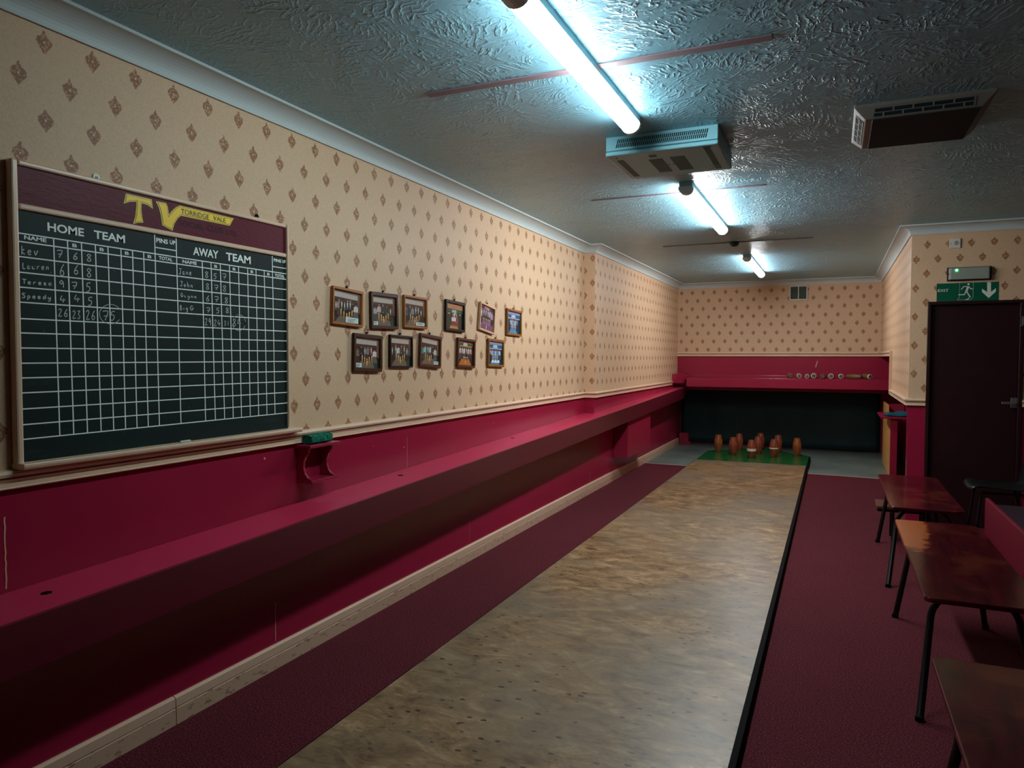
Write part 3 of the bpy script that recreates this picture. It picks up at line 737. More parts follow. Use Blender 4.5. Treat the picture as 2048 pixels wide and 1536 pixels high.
def smooth(P, k=3):
    if len(P) < 3: return P
    Q = []
    for i in range(len(P)-1):
        p0 = P[max(i-1, 0)]; p1 = P[i]; p2 = P[i+1]; p3 = P[min(i+2, len(P)-1)]
        for j in range(k):
            u = j/k
            Q.append(tuple(.5*((2*p1[d])+(-p0[d]+p2[d])*u+(2*p0[d]-5*p1[d]+4*p2[d]-p3[d])*u*u+(-p0[d]+3*p1[d]-3*p2[d]+p3[d])*u**3) for d in (0, 1)))
    return Q+[P[-1]]
SB = t
def chalk(s, lb, rb, hpx, sc, ox, oy, wd=.0034):
    p = bd(ox+lb[0]/sc, oy+lb[1]/sc); q = bd(ox+rb[0]/sc, oy+rb[1]/sc); h = bd(ox+lb[0]/sc, oy+(lb[1]-hpx)/sc).z-p.z
    n = len(s); W = (q.y-p.y)/n; b = MB()
    for i, ch in enumerate(s):
        for st in G[ch]:
            P = [(XB+.0011, p.y+W*(i+.05+.85*x), p.z+(q.z-p.z)*(i+x)/n+h*yv) for x, yv in smooth(st)]
            b.ribbon(P, wd, (1, 0, 0))
    finish('chalk_writing', b, M_CHALK, SB)
chalk('Kev', (145, 480), (412, 492), 120, s2, 20, 440); chalk('Lauren', (165, 678), (560, 695), 80, s2, 20, 440)
chalk('Teresa', (165, 890), (600, 915), 65, s2, 20, 440); chalk('Speedy', (158, 1085), (590, 1110), 65, s2, 20, 440)
for row in ((('7', 650, 520, 95), ('6', 870, 550, 95), ('8', 1060, 575, 100)), (('6', 685, 775, 160), ('6', 880, 755, 125), ('8', 1060, 795, 120)),
            (('9', 680, 940, 95), ('7', 855, 960, 90), ('5', 1050, 1000, 125)), (('4', 690, 1150, 95), ('4', 890, 1140, 100), ('5', 1075, 1190, 115))):
    for ch, x, y, h in row: chalk(ch, (x, y), (x+100, y+6), h, s2, 20, 440)
chalk('26', (665, 1345), (825, 1352), 105, s2, 20, 440, .003); chalk('23', (865, 1375), (1000, 1380), 110, s2, 20, 440, .003)
chalk('26', (1055, 1390), (1205, 1396), 130, s2, 20, 440, .003); chalk('75', (1290, 1400), (1490, 1400), 125, s2, 20, 440, .003)
chalk('Jane', (140, 550), (360, 570), 90, s3, 340, 480, .003); chalk('John', (160, 745), (380, 775), 80, s3, 340, 480, .003)
chalk('Glynn', (165, 920), (440, 945), 62, s3, 340, 480, .003); chalk('Big', (155, 1130), (300, 1136), 75, s3, 340, 480, .003); chalk('G', (312, 1136), (392, 1140), 72, s3, 340, 480, .003)
for row in ((('8', 555, 605, 95), ('5', 690, 625, 85), ('7', 840, 632, 85)), (('8', 570, 795, 95), ('7', 710, 805, 75), ('8', 845, 828, 95)),
            (('6', 575, 985, 90), ('7', 715, 1000, 85), ('8', 875, 1018, 90)), (('7', 580, 1170, 75), ('5', 735, 1180, 85), ('8', 890, 1178, 85))):
    for ch, x, y, h in row: chalk(ch, (x, y), (x+82, y+8), h, s3, 340, 480, .003)
chalk('29', (560, 1375), (675, 1380), 110, s3, 340, 480, .0026); chalk('24', (705, 1390), (825, 1392), 100, s3, 340, 480, .0026)
chalk('31', (870, 1380), (965, 1382), 70, s3, 340, 480, .0026); chalk('84', (1005, 1395), (1160, 1395), 120, s3, 340, 480, .003)
for (cx, cy, rx, ry, sc, ox, oy, a0, a1) in ((1400, 1315, 152, 135, s2, 20, 440, 30, 330), (1110, 1335, 108, 128, s3, 340, 480, -20, 372), (1106, 1330, 104, 120, s3, 340, 480, 60, 200)):
    P = [bd(ox+(cx+rx*math.cos(math.radians(a)))/sc, oy+(cy-ry*math.sin(math.radians(a)))/sc, .0011) for a in range(a0, a1, 8)]
    b = MB(); b.ribbon(P, .0024, (1, 0, 0)); finish('chalk_ring', b, M_CHALK, t)

# emblem
def offs(P, d):
    n = len(P); Q = []
    ar = sum(P[i][0]*P[(i+1) % n][1]-P[(i+1) % n][0]*P[i][1] for i in range(n)); sg = 1 if ar > 0 else -1
    for i in range(n):
        a, p, c = P[i-1], P[i], P[(i+1) % n]
        e1 = Vector((p[0]-a[0], p[1]-a[1])).normalized(); e2 = Vector((c[0]-p[0], c[1]-p[1])).normalized()
        n1 = Vector((e1.y, -e1.x))*sg; n2 = Vector((e2.y, -e2.x))*sg; m = (n1+n2)
        m = m/max(.35, m.dot(n1)) if m.length > 1e-6 else n1
        Q.append((p[0]+m.x*d, p[1]+m.y*d))
    return Q
TP = [(168, 136), (370, 182), (574, 228), (583, 300), (592, 374), (510, 315), (414, 284), (412, 400), (424, 500), (444, 592), (360, 592), (284, 612), (318, 490), (336, 330), (334, 262), (235, 262), (133, 292), (152, 215)]
VP = [(640, 256), (800, 285), (826, 340), (846, 468), (885, 420), (955, 352), (1015, 324), (1440, 424), (1866, 527), (1805, 642), (1420, 563), (1035, 482), (985, 524), (932, 612), (902, 720), (742, 632), (722, 490), (690, 360)]
for P in (TP, VP):
    bt = MB()
    for k, (dd, mi) in enumerate(((9, 1), (0, 0), (-13, 1), (-19, 0))):
        Q = offs(P, dd)
        bt.quad([bd(230+x/7.877, 370+y/7.877, .0006+.0005*k) for x, y in reversed(Q)], mi)
    finish('club_emblem', bt, [M_YELLOW, M_INK], t)
s5 = 7.877
i1 = [tb('TORRIDGE', (1033, 452), (1473, 470), s5, 230, 370, .0), tb('VALE', (1540, 552), (1735, 528), s5, 230, 370, .0)]
text_mesh('emblem_lettering', i1, M_INK, t, on_board(.0032))
i2 = [tb('SOCIAL', (1010, 635), (1402, 628), s5, 230, 370, .0), tb('CLUB', (1452, 718), (1702, 680), s5, 230, 370, .0), tb('LTD.', (1755, 780), (1935, 740), s5, 230, 370, .0)]
text_mesh('club_lettering', i2, M_INKD, t, on_board(.0009))

p = onX(370, 881, XB+.02); b = MB(); b.lathe([(.0035, 0), (.0045, .002), (.0045, .05), (.0035, .052)], (XB+.02, p.y-.025, bz0+.0188), (0, 1, 0), 10)
tag(finish('chalk_stick', b, M_CHALK), 'short white chalk stick lying on the scoreboard ledge', 'chalk')

# bracket shelf with sponge
t = thing('bracket_shelf', (XL, 2.975, .89), 'small crimson bracket shelf with scrolled sides under the scoreboard corner', 'shelf')
b = MB(); b.box(XL+.001, XL+.105, 2.858, 3.10, 1.069, 1.084); finish('top_plate', b, M_RED, t, .002)
b = MB(); b.box(XL+.001, XL+.10, 2.875, 3.08, .889, .903); finish('bottom_plate', b, M_RED, t, .002)
side = [(0, 1.068), (.078, 1.068), (.074, 1.045), (.056, 1.02), (.044, .995), (.042, .965), (.052, .935), (.07, .915), (.092, .904), (0, .904)]
for y in (2.878, 3.060):
    b = MB(); b.prism([(XL+.001+x, y, z) for x, z in side], (0, .014, 0)); finish('scrolled_side', b, M_RED, t, .0015)
b = MB(); nx = 14
vs = []; fs = []
rs = random.Random(3)
for i in range(nx+1):
    for k in range(12):
        a = 2*math.pi*k/12; cx = .031*(1 if abs(math.cos(a)) > .3 else .9)*max(-1, min(1, 1.35*math.cos(a))); cz = .021*max(-1, min(1, 1.35*math.sin(a)))
        j = .0035
        vs.append((XL+.055+cx+rs.uniform(-j, j), 2.895+.165*i/nx+rs.uniform(-j, j), 1.1085+cz+(rs.uniform(-j, j) if cz > -.01 else 0)))
for i in range(nx):
    for k in range(12): fs.append((i*12+k, i*12+(k+1) % 12, (i+1)*12+(k+1) % 12, (i+1)*12+k))
fs += [tuple(range(11, -1, -1)), tuple(range(nx*12, nx*12+12))]
b.add(vs, fs); tag(finish('sponge', b, M_SPONGE), 'ragged green sponge on the small bracket shelf', 'sponge')

# ------------------------------------------------------------------ framed team photographs
PH = [  # corners TL TR BR BL, frame, frame width, kind, caption, label
 (((666.1, 570.3), (727, 584.1), (725, 655), (665.3, 647.5)), 'oak', .016, 'A', (.46, .80, .93, .97), 'oak framed team photo, top row far left, with a long caption at lower right'),
 (((741.6, 582.5), (796.9, 589), (796, 658.5), (743.9, 657.7)), 'dark', .024, 'B', (.0, .86, .24, .98), 'dark framed team photo, second in the top row, small caption at lower left'),
 (((808.5, 589), (855.6, 596.5), (854.3, 657.5), (809, 655.5)), 'oak', .016, 'C', (.55, .85, .97, .97), 'oak framed team photo, third in the top row, caption at lower right'),
 (((893, 599.4), (931.9, 605.1), (928.8, 663), (891.3, 662.4)), 'black', .022, 'D', None, 'black framed photo of people kneeling on an orange lane, fourth in the top row'),
 (((963.1, 606.7), (993.9, 613.4), (987.6, 665), (957.4, 661.9)), 'pale', .017, 'E', None, 'pale framed purple toned photo hanging crooked in the top row'),
 (((1014.7, 617.6), (1044.9, 621.3), (1042.3, 671.8), (1014.5, 670.7)), 'gilt', .02, 'F', None, 'gilt framed blue toned photo at the right end of the top row'),
 (((708.5, 666.3), (766, 670.9), (763.3, 743), (707.6, 743)), 'dark', .024, 'G', (.0, .84, .28, .98), 'dark framed team photo at the left end of the bottom row, caption at lower left'),
 (((780.7, 669.9), (827.1, 671.4), (824.5, 734.5), (781, 735)), 'black', .012, 'H', None, 'thin black framed team photo, second in the bottom row, man in white in the middle'),
 (((841.8, 666.8), (884.8, 673), (880.2, 735), (839.2, 734)), 'brown', .022, 'I', (.74, .85, 1.0, .97), 'brown framed team photo, third in the bottom row, hanging tilted with a caption'),
 (((916.3, 676.5), (952.7, 678.5), (948.5, 734.8), (915.2, 735.8)), 'brown', .022, 'J', None, 'brown framed photo of a standing row of players on an orange lane, bottom row'),
 (((977.7, 678.5), (1010, 678.5), (1006.9, 732.7), (976.7, 734.3)), 'gilt', .022, 'K', None, 'gilt framed blue toned photo at the right end of the bottom row'),
]
SKIN = (186, 128, 106)
def person(q, x, y0, s, body, shirt=None, legs=None, kneel=False):
    """small printed figure: x centre, y0 head top (down from the top), s height"""
    w = s*.17
    q([(x-w, y0+s*.22), (x-w*.6, y0+s*.16), (x+w*.6, y0+s*.16), (x+w, y0+s*.22), (x+w*1.05, y0+s*.55), (x-w*1.05, y0+s*.55)], body)
    q([(x-w*.85, y0+s*.54), (x+w*.85, y0+s*.54), (x+w*(.9 if not kneel else 1.5), y0+s*.98), (x-w*(.8 if not kneel else 1.3), y0+s*.98)], legs or tuple(int(c*.45) for c in body))
    if shirt: q([(x-w*.32, y0+s*.165), (x+w*.32, y0+s*.165), (x+w*.12, y0+s*.46), (x-w*.12, y0+s*.46)], shirt)
    r = s*.062
    q([(x+r*math.cos(a*math.pi/4), y0+s*.085-1.25*r*math.sin(a*math.pi/4)) for a in range(8)], SKIN)
    q([(x+r*1.05*math.cos(a*math.pi/4), y0+s*.075-1.35*r*math.sin(a*math.pi/4)) for a in range(0, 5)], (70, 48, 38) if (x*37) % 1 > .4 else (150, 140, 130))
    q([(x-w*.3, y0+s*.5), (x+w*.3, y0+s*.5), (x+w*.2, y0+s*.57), (x-w*.2, y0+s*.57)], SKIN)
def trophy(q, x, y, h, c=(226, 150, 56)):
    q([(x-.018, y), (x+.018, y), (x+.026, y+h*.45), (x+.012, y+h), (x-.012, y+h), (x-.026, y+h*.45)], c)
    q([(x-.012, y-h*.25), (x+.012, y-h*.25), (x+.018, y+.02), (x-.018, y+.02)], (240, 226, 190))
def picture(q, k):
    rr = random.Random(ord(k)); J = lambda c, d=14: tuple(max(0, min(255, int(v+rr.uniform(-d, d)))) for v in c)
    if k in 'ABCGHI':
        q([(0, 0), (1, 0), (1, 1), (0, 1)], (44, 36, 34)); q([(0, 0), (1, 0), (1, .12), (0, .1)], (150, 108, 96)); q([(0, .07), (.9, .1), (.9, .24), (0, .22)], (198, 186, 176))
        q([(0, .22), (.9, .24), (.9, .33), (0, .30)], (84, 44, 42)); q([(.9, .08), (1, .08), (1, .7), (.9, .6)], (140, 104, 88))
        q([(0, .68), (1, .66), (1, 1), (0, 1)], (62, 44, 40)); q([(.3, .72), (.72, .72), (.82, 1), (.08, 1)], (122, 104, 90)); q([(.74, .7), (1, .7), (1, 1), (.86, 1)], (34, 66, 58))
        C = dict(A=[(40, 38, 44), (176, 140, 120), (36, 60, 50), (30, 28, 36), (34, 34, 40), (58, 44, 50), (36, 32, 38), (222, 214, 206)], B=[(160, 168, 164), (206, 178, 176), (44, 62, 56), (40, 56, 50), (62, 66, 64)],
                 C=[(30, 84, 96), (38, 40, 46), (120, 140, 146), (70, 54, 60), (40, 42, 50), (44, 38, 40)], G=[(128, 108, 90), (36, 40, 52), (30, 34, 46), (120, 126, 118), (104, 26, 44), (224, 214, 204)],
                 H=[(30, 34, 44), (40, 70, 72), (214, 206, 192), (88, 66, 58), (38, 34, 38), (30, 92, 110)], I=[(64, 140, 160), (132, 200, 184), (70, 60, 62), (170, 190, 186), (52, 40, 44), (196, 206, 200)])[k]
        n = len(C)
        for i, c in enumerate(C):
            x = .09+.82*(i+.5)/n-.03+rr.uniform(-.012, .012); end = i in (0, n-1)
            person(q, x, .27+(.09 if end else rr.uniform(0, .05)), .5*(.94 if end else 1), c, (222, 216, 208) if sum(c) < 260 and rr.random() < .7 else None, kneel=end)
        for i in range(5 if k != 'I' else 4):
            x = .3+.4*i/4+rr.uniform(-.01, .01); trophy(q, x, .62+.1*(1-abs(i-2)/2), .16)
        trophy(q, .5, .8, .12, (236, 168, 70))
    elif k in 'DJ':
        q([(0, 0), (1, 0), (1, 1), (0, 1)], (42, 50, 46)); q([(0, 0), (1, 0), (1, .24 if k == 'D' else .09), (0, .22 if k == 'D' else .08)], (196, 132, 92) if k == 'D' else (168, 92, 70))
        q([(0, .25 if k == 'D' else .09), (1, .26 if k == 'D' else .09), (1, .36 if k == 'D' else .22), (0, .35 if k == 'D' else .21)], (34, 96, 78)); q([(.36, .26 if k == 'D' else .08), (.6, .26 if k == 'D' else .08), (.64, .38 if k == 'D' else .22), (.34, .38 if k == 'D' else .22)], (190, 196, 188))
        if k == 'D':
            q([(.1, .39), (.24, .39), (.24, .44), (.1, .44)], (222, 138, 70)); q([(.78, .39), (.9, .39), (.86, .45), (.8, .44)], (176, 170, 110))
            q([(.3, .86), (.68, .86), (.74, 1), (.2, 1)], (206, 146, 84))
            for x, y, c in ((.42, .34, (60, 46, 44)), (.52, .32, (196, 180, 170)), (.62, .34, (70, 50, 48))): person(q, x, y, .4, c, (226, 220, 214))
            for x, c in ((.4, (220, 214, 206)), (.54, (226, 216, 210)), (.66, (140, 60, 60))): person(q, x, .48, .42, c, None, (150, 60, 52))
        else:
            q([(.28, .7), (.72, .7), (.9, 1), (.08, 1)], (196, 116, 58)); q([(.12, .2), (.88, .2), (.9, .25), (.1, .25)], (222, 132, 60))
            for i in range(6): person(q, .16+.135*i, .24, .52, [(206, 150, 150), (120, 132, 140), (190, 186, 184), (60, 60, 66), (168, 160, 166), (176, 100, 104)][i], (226, 220, 214))
            for i in range(4): trophy(q, .38+.08*i, .68, .14, (176, 100, 50))
            trophy(q, .5, .84, .12, (226, 160, 80))
    elif k == 'E':
        q([(0, 0), (1, 0), (1, 1), (0, 1)], (66, 46, 66)); q([(0, .0), (1, 0), (1, .04), (0, .04)], (226, 214, 216)); q([(0, .68), (1, .66), (1, 1), (0, 1)], (126, 84, 108)); q([(.3, .04), (.7, .04), (.66, .16), (.36, .16)], (196, 130, 156))
        for i in range(6): person(q, .14+.145*i, .1+(.05 if i in (0, 5) else 0), .6, J([(150, 130, 150), (84, 60, 84), (60, 74, 70), (70, 56, 70), (150, 132, 146), (164, 120, 146)][i]), (216, 204, 214))
        for i in range(5): trophy(q, .26+.12*i, .56, .22, (196, 140, 170))
        trophy(q, .5, .82, .13, (216, 180, 196))
    else:
        q([(0, 0), (1, 0), (1, 1), (0, 1)], (14, 56, 76)); q([(0, 0), (1, 0), (1, .15), (0, .15)], (158, 142, 190)); q([(0, .15), (1, .15), (1, .27), (0, .27)], (10, 110, 122)); q([(.36, .16), (.62, .16), (.66, .28), (.32, .28)], (178, 206, 220))
        q([(.02, .29), (.98, .29), (.98, .34), (.02, .34)], (196, 168, 214)); q([(.28, .8), (.66, .8), (.8, 1), (.14, 1)], (96, 136, 168))
        n = 5 if k == 'F' else 6
        for i in range(n): person(q, .26+.5*i/(n-1) if k == 'F' else .14+.66*i/(n-1), .34, .46, J((150, 170, 206) if i % 2 else (44, 70, 104)), (206, 216, 236))
        for i in range(5): trophy(q, .32+.085*i, .6, .2, (160, 186, 214))
        if k == 'K':
            for i in range(3): q([(.2+.2*i, .92), (.28+.2*i, .8), (.38+.2*i, .8), (.42+.2*i, .92)], (226, 232, 240))
for crn, fk, fw, kind, cap, lab in PH:
    W = [onX(px, py, XL+.02) for px, py in crn]
    c = sum(W, Vector())/4
    wd = ((W[1]-W[0]).length+(W[2]-W[3]).length)/2; ht = ((W[3]-W[0]).length+(W[2]-W[1]).length)/2
    up = ((W[0]-W[3])+(W[1]-W[2])); roll = -math.atan2(up.y, up.z)*.5+math.atan2((W[1]-W[0]).z+(W[2]-W[3]).z, (W[1]-W[0]).y+(W[2]-W[3]).y)*.5
    t = thing('framed_photo', (XL, c.y, c.z), lab, 'picture', 'framed team photographs on the left wall')
    t.rotation_euler = (roll, 0, 0)
    h, v = wd/2, ht/2; fw *= .82
    b = MB(); D0, D1 = .004, .022
    for (a0, a1, z0, z1) in ((-h, h, v-fw, v), (-h, h, -v, -v+fw), (-h, -h+fw, -v+fw, v-fw), (h-fw, h, -v+fw, v-fw)): b.box(D0, D1, a0, a1, z0, z1)
    finish('frame', b, FR[fk], t, .003, local=True)
    b = MB(); ih, iv = h-fw, v-fw; X0 = .009; lay = [0]
    def q(P, col):
        lay[0] += 1
        b.quad([(X0+.000012*lay[0], -ih+2*ih*max(0, min(1, u)), iv-2*iv*max(0, min(1, w_))) for u, w_ in P], 0, col)
    picture(q, kind)
    finish('photo_print', b, M_PRINT, t, local=True)
    if cap:
        b = MB(); u0, v0, u1, v1 = cap; b.box(X0+.0016, X0+.0024, -ih+2*ih*u0, -ih+2*ih*u1, iv-2*iv*v1, iv-2*iv*v0); o = finish('caption_label', b, M_PAPER, t, local=True)
        b = MB()
        for k in range(2 if v1-v0 < .14 else 3):
            zz = iv-2*iv*(v0+(v1-v0)*(.32+.24*k)); b.box(X0+.0024, X0+.0027, -ih+2*ih*(u0+(u1-u0)*.15), -ih+2*ih*(u0+(u1-u0)*(.8-.1*k)), zz-.0012, zz+.0012)
        finish('caption_text', b, M_INK, o, local=True)
    b = MB(); b.lathe([(.005, 0), (.005, .008), (.003, .01)], (0.001, 0, v+.010), (1, 0, 0), 8); b.box(.002, .005, -.004, .004, v-.002, v+.008); finish('hook', b, M_BLACK, t, local=True)

# ------------------------------------------------------------------ ceiling fittings
t = thing('ventilation_unit', (-.866, 4.135, ZC), 'white ventilation box on the ceiling between the first two tubes', 'ventilation unit')
x0, x1, y0, y1, z0 = -1.165, -.567, 3.862, 4.412, 2.632
b = MB(); b.box(x0, x1, y0+.012, y1, z0+.022, ZC); finish('housing', b, M_PLAST, t, .006)
b = MB(); b.box(x0, x1, y0, y0+.012, z0+.027, ZC); fr = finish('front_grille', b, M_PLAST, t, .003)
b = MB(); n = 46; za, zb = z0+.04, ZC-.018
for k in range(n):
    xx = x0+.055+(x1-x0-.11)*k/n
    for (s0, s1) in ((0, .48), (.52, 1)):
        xa, xb = xx-.0+.012*s0, xx+.012*s1; q0, q1 = za+(zb-za)*s0, za+(zb-za)*s1
        b.quad([(xa, y0-.0006, q0), (xa+.0062, y0-.0006, q0), (xb+.0062, y0-.0006, q1), (xb, y0-.0006, q1)])
finish('vent_slot', b, M_SLOT, fr)
b = MB(); b.box(x0-.002, x1+.002, y0-.004, y1-.004, z0, z0+.023); bp = finish('bottom_cover', b, M_PLAST, t, .007)
def patch(pts):
    b = MB(); P = [onZ(1200+x/7.314, 240+y/7.314, z0) for x, y in pts]; xs = [p.x for p in P]; ys = [p.y for p in P]
    return b, sorted(xs), sorted(ys)
for pts in ([(245, 595), (325, 592), (600, 820), (500, 825)], [(710, 585), (910, 560), (1060, 745), (880, 765)], [(1030, 545), (1235, 520), (1365, 710), (1165, 735)], [(1505, 380), (1575, 370), (1790, 700), (1690, 705)], [(705, 520), (820, 505), (822, 535), (740, 548)]):
    b, xs, ys = patch(pts); b.box((xs[0]+xs[1])/2, (xs[2]+xs[3])/2, max((ys[0]+ys[1])/2, y0+.02), (ys[2]+ys[3])/2, z0-.0015, z0+.001)
    tag(finish('blanking_plate', b, M_TEALD, bp), 'grey blue inset panel')
b = MB(); xs = -.66
for k in range(4): b.box(xs+.012*k, xs+.012*k+.004, 4.27, 4.35, z0-.0028, z0-.0012)
finish('louvre', b, M_PLAST, bp)
for px in ((245, 560), (563, 853), (1800, 738), (1610, 385), (1010, 650), (1080, 643)):
    p = onZ(1200+px[0]/7.314, 240+px[1]/7.314, z0); b = MB(); b.lathe([(.005, -.0015), (.005, .0005)], (p.x, p.y, z0), (0, 0, 1), 8); finish('screw', b, M_SLOT, bp)

t = thing('air_conditioner', (.36, 4.18, ZC), 'beige air conditioning cassette on the dark right part of the ceiling', 'air conditioner')
x0, x1, y0, y1, z0 = .068, .648, 3.85, 4.46, 2.672
b = MB(); i = .05
top = [(x0, y0, ZC), (x1, y0, ZC), (x1, y1, ZC), (x0, y1, ZC)]; bot = [(x0+i, y0+i*.8, z0), (x1-i, y0+i*.8, z0), (x1-i, y1-i*.8, z0), (x0+i, y1-i*.8, z0)]
rim = [(p[0], p[1], ZC-.012) for p in top]
b.add(top+rim+bot, [(0, 1, 5, 4), (1, 2, 6, 5), (2, 3, 7, 6), (3, 0, 4, 7), (4, 5, 9, 8), (5, 6, 10, 9), (6, 7, 11, 10), (7, 4, 8, 11), (8, 9, 10, 11)]); finish('fascia', b, M_ACB, t, .004)
b = MB(); b.box(x0+i+.03, x1-i-.005, y0+i*.8+.004, y1-i*.8-.004, z0-.004, z0+.002); finish('intake_panel', b, M_ACD, t, .002)
def slots(A, B_, Cc, n, rows, nm, mis):
    """grille of staggered slots on the sloping face A (origin), B_ along, Cc down"""
    b = MB(); nrm = B_.cross(Cc).normalized()
    if nrm.z > 0: nrm = -nrm
    b.quad([A+nrm*.0008, A+B_+nrm*.0008, A+B_+Cc+nrm*.0008, A+Cc+nrm*.0008], 0)
    for r in range(rows+1): P = A+Cc*(r/rows); b.ribbon([P+nrm*.003, P+B_+nrm*.003], .004, nrm, 1)
    for r in range(rows):
        for k in range(n+1):
            u = min(1, max(0, (k+(.5 if r % 2 else 0))/n)); P = A+B_*u+Cc*(r/rows); b.ribbon([P+nrm*.003, P+Cc/rows+nrm*.003], .008, nrm, 1)
    finish(nm, b, [M_SLOT, M_ACB], t)
A = Vector((x0+.085, y0+.008, ZC-.022)); slots(A, Vector((x1-x0-.17, 0, 0)), Vector((0, .026, -.034)), 5, 2, 'front_grille', 0)
A = Vector((x0+.01, y0+.09, ZC-.022)); slots(A, Vector((0, y1-y0-.18, 0)), Vector((.032, 0, -.034)), 4, 2, 'side_grille', 0)

def strip(p0, p1, y, m, label, thin=.022):
    b = MB(); b.box(p0, p1, y-thin/2, y+thin/2, ZC-.006, ZC); return tag(finish('ceiling_strip', b, m, None, .002), label, 'strip', 'thin strips across the ceiling')
strip(-1.729, -.231, 2.905, M_BATTEN, 'faded red strip crossing the ceiling behind the nearest tube', .05)
strip(-1.723, -.45, 5.34, M_BATTEN, 'faded red strip on the ceiling at the near end of the middle tube', .024)
strip(-1.717, -.212, 7.85, M_BATTEND, 'grey strip across the ceiling with a dark dome on it', .03)
b = MB(); b.lathe([(.05, 0), (.05, -.012), (.042, -.03), (.024, -.042), (0.001, -.045)], (-.97, 7.845, ZC-.004), (0, 0, 1), 20)
tag(finish('heat_detector', b, M_DOME), 'small dark dome on the grey ceiling strip', 'detector')

# ------------------------------------------------------------------ fittings over the door
t = thing('fuse_switch', (.973, YD, 2.56), 'white fused switch plate high on the door wall', 'switch')
b = MB(); b.box(.929, 1.018, YD-.012, YD, 2.516, 2.601); finish('face_plate', b, M_WHITE, t, .003)
b = MB(); b.box(.957, .974, YD-.017, YD-.011, 2.545, 2.576); finish('rocker', b, M_WHITE, t, .002)
b = MB(); b.box(.98, .997, YD-.014, YD-.011, 2.54, 2.58); finish('fuse_holder', b, M_LENS, t, .001)
for x in (.938, 1.008):
    b = MB(); b.lathe([(.004, 0), (.004, -.0135)], (x, YD, 2.558), (0, 1, 0), 8); finish('screw', b, M_INK, t)
t = thing('emergency_light', (1.086, YD, 2.28), 'emergency bulkhead light with a green indicator above the exit sign', 'light')
b = MB(); b.box(.917, 1.255, YD-.018, YD, 2.221, 2.342); finish('backplate', b, M_ACD, t, .003)
b = MB(); pr = [(.925, YD-.018), (.938, YD-.052), (1.234, YD-.052), (1.247, YD-.018)]
b.prism([(x, y, 2.230) for x, y in pr], (0, 0, .104)); finish('ribbed_lens', b, M_LENS, t, .006)
b = MB(); b.lathe([(.0105, 0), (.0105, .004), (.006, .007)], (.986, YD-.0525, 2.312), (0, -1, 0), 14)
tag(finish('indicator', b, mat_emit('green_led', (.05, 1, .22), 9), t), 'glowing green indicator')
for x in (.927, 1.243):
    b = MB(); b.lathe([(.006, 0), (.006, .004)], (x, YD-.03, 2.282), (0, -1, 0), 10); finish('screw', b, M_INK, t)
t = thing('exit_sign', (1.076, YD, 2.12), 'green EXIT sign with running figure and down arrow over the door', 'sign')
b = MB(); b.box(.841, 1.312, YD-.004, YD-.0005, 2.041, 2.203); finish('sign_plate', b, M_SIGNG, t)
YS = YD-.0046
sp = lambda x, y, s, ox, oy: onY(ox+x/s, oy+y/s, YS)
p = sp(567, 553, 3.84, 1728, 440); q = sp(650, 530, 3.84, 1728, 440)
text_mesh('sign_lettering', [('EXIT', p.x, q.x, p.z, q.z, .012)], M_SIGNW, t, lambda a, z: (a, YS, z))
b = MB(); S = lambda x, y: sp(x, y, 9.6, 1880, 460)
b.disc(S(548, 1042), .0088, (0, -1, 0), 14)
def limb(P, wd): b.ribbon([S(*p) for p in P], wd, (0, -1, 0))
limb([(540, 1085), (505, 1185)], .017); limb([(535, 1085), (455, 1085), (408, 1142)], .0072); limb([(545, 1082), (592, 1128), (632, 1128)], .0072)
limb([(502, 1175), (463, 1242), (352, 1243)], .0085); limb([(508, 1178), (545, 1235), (580, 1290)], .0095); limb([(488, 1340), (530, 1330), (562, 1302)], .008)
P = [(378, 1003), (372, 1300), (328, 1342), (580, 1342), (632, 1288), (642, 1000)]; b.ribbon([S(*p) for p in P], .0018, (0, -1, 0))
finish('running_figure', b, M_SIGNW, t)
b = MB(); b.quad([S(*p) for p in [(905, 1003), (978, 1003), (980, 1188), (1075, 1115), (1072, 1182), (936, 1306), (806, 1190), (808, 1128), (905, 1192)]]); finish('down_arrow', b, M_SIGNW, t)

# ------------------------------------------------------------------ right side: stand, benches, settle, chair
t = thing('score_stand', (.7, 10.4, 0), 'plywood sided stand with a crimson shelf beside the grey floor', 'stand')
b = MB(); b.prism([(.672, 10.15, 0), (.672, 11.85, 0), (.672, 11.85, .89), (.672, 10.93, .89), (.672, 10.93, .772), (.672, 10.15, .772)], (.018, 0, 0)); finish('side_panel', b, M_PLY, t)
b = MB(); b.box(.658, .735, 10.10, 10.148, 0, .772); finish('front_post', b, M_RED2, t, .003)
b = MB(); b.box(.545, .94, 10.03, 10.92, .774, .797); finish('shelf_top', b, M_RED2, t, .003)
b = MB(); b.box(.69, .94, 11.8, 11.85, 0, .86); finish('rear_post', b, M_RED2, t, .003)
b = MB(); nx, ny = 22, 12; rs = random.Random(5); vs = []; fs = []
for j in range(ny+1):
    for i in range(nx+1):
        u, v = i/nx, j/ny; e = min(1, 6*min(u, 1-u, v, 1-v)+.15)
        zz = .799+e*(.022+.018*u+.010*math.sin(u*9+v*4)+.006*math.sin(v*13))
        vs.append((.60+.32*u+.01*math.sin(v*7), 10.10+.34*v+.012*math.sin(u*8), zz))
for j in range(ny):
    for i in range(nx): fs.append((j*(nx+1)+i, j*(nx+1)+i+1, (j+1)*(nx+1)+i+1, (j+1)*(nx+1)+i))
b.add(vs, fs, 0, None, True); o = finish('folded_cloth', b, M_CLOTH); md = o.modifiers.new('thick', 'SOLIDIFY'); md.thickness = .01; md.offset = -1 if False else 1
tag(o, 'teal cloth dropped on the crimson shelf of the stand', 'cloth')

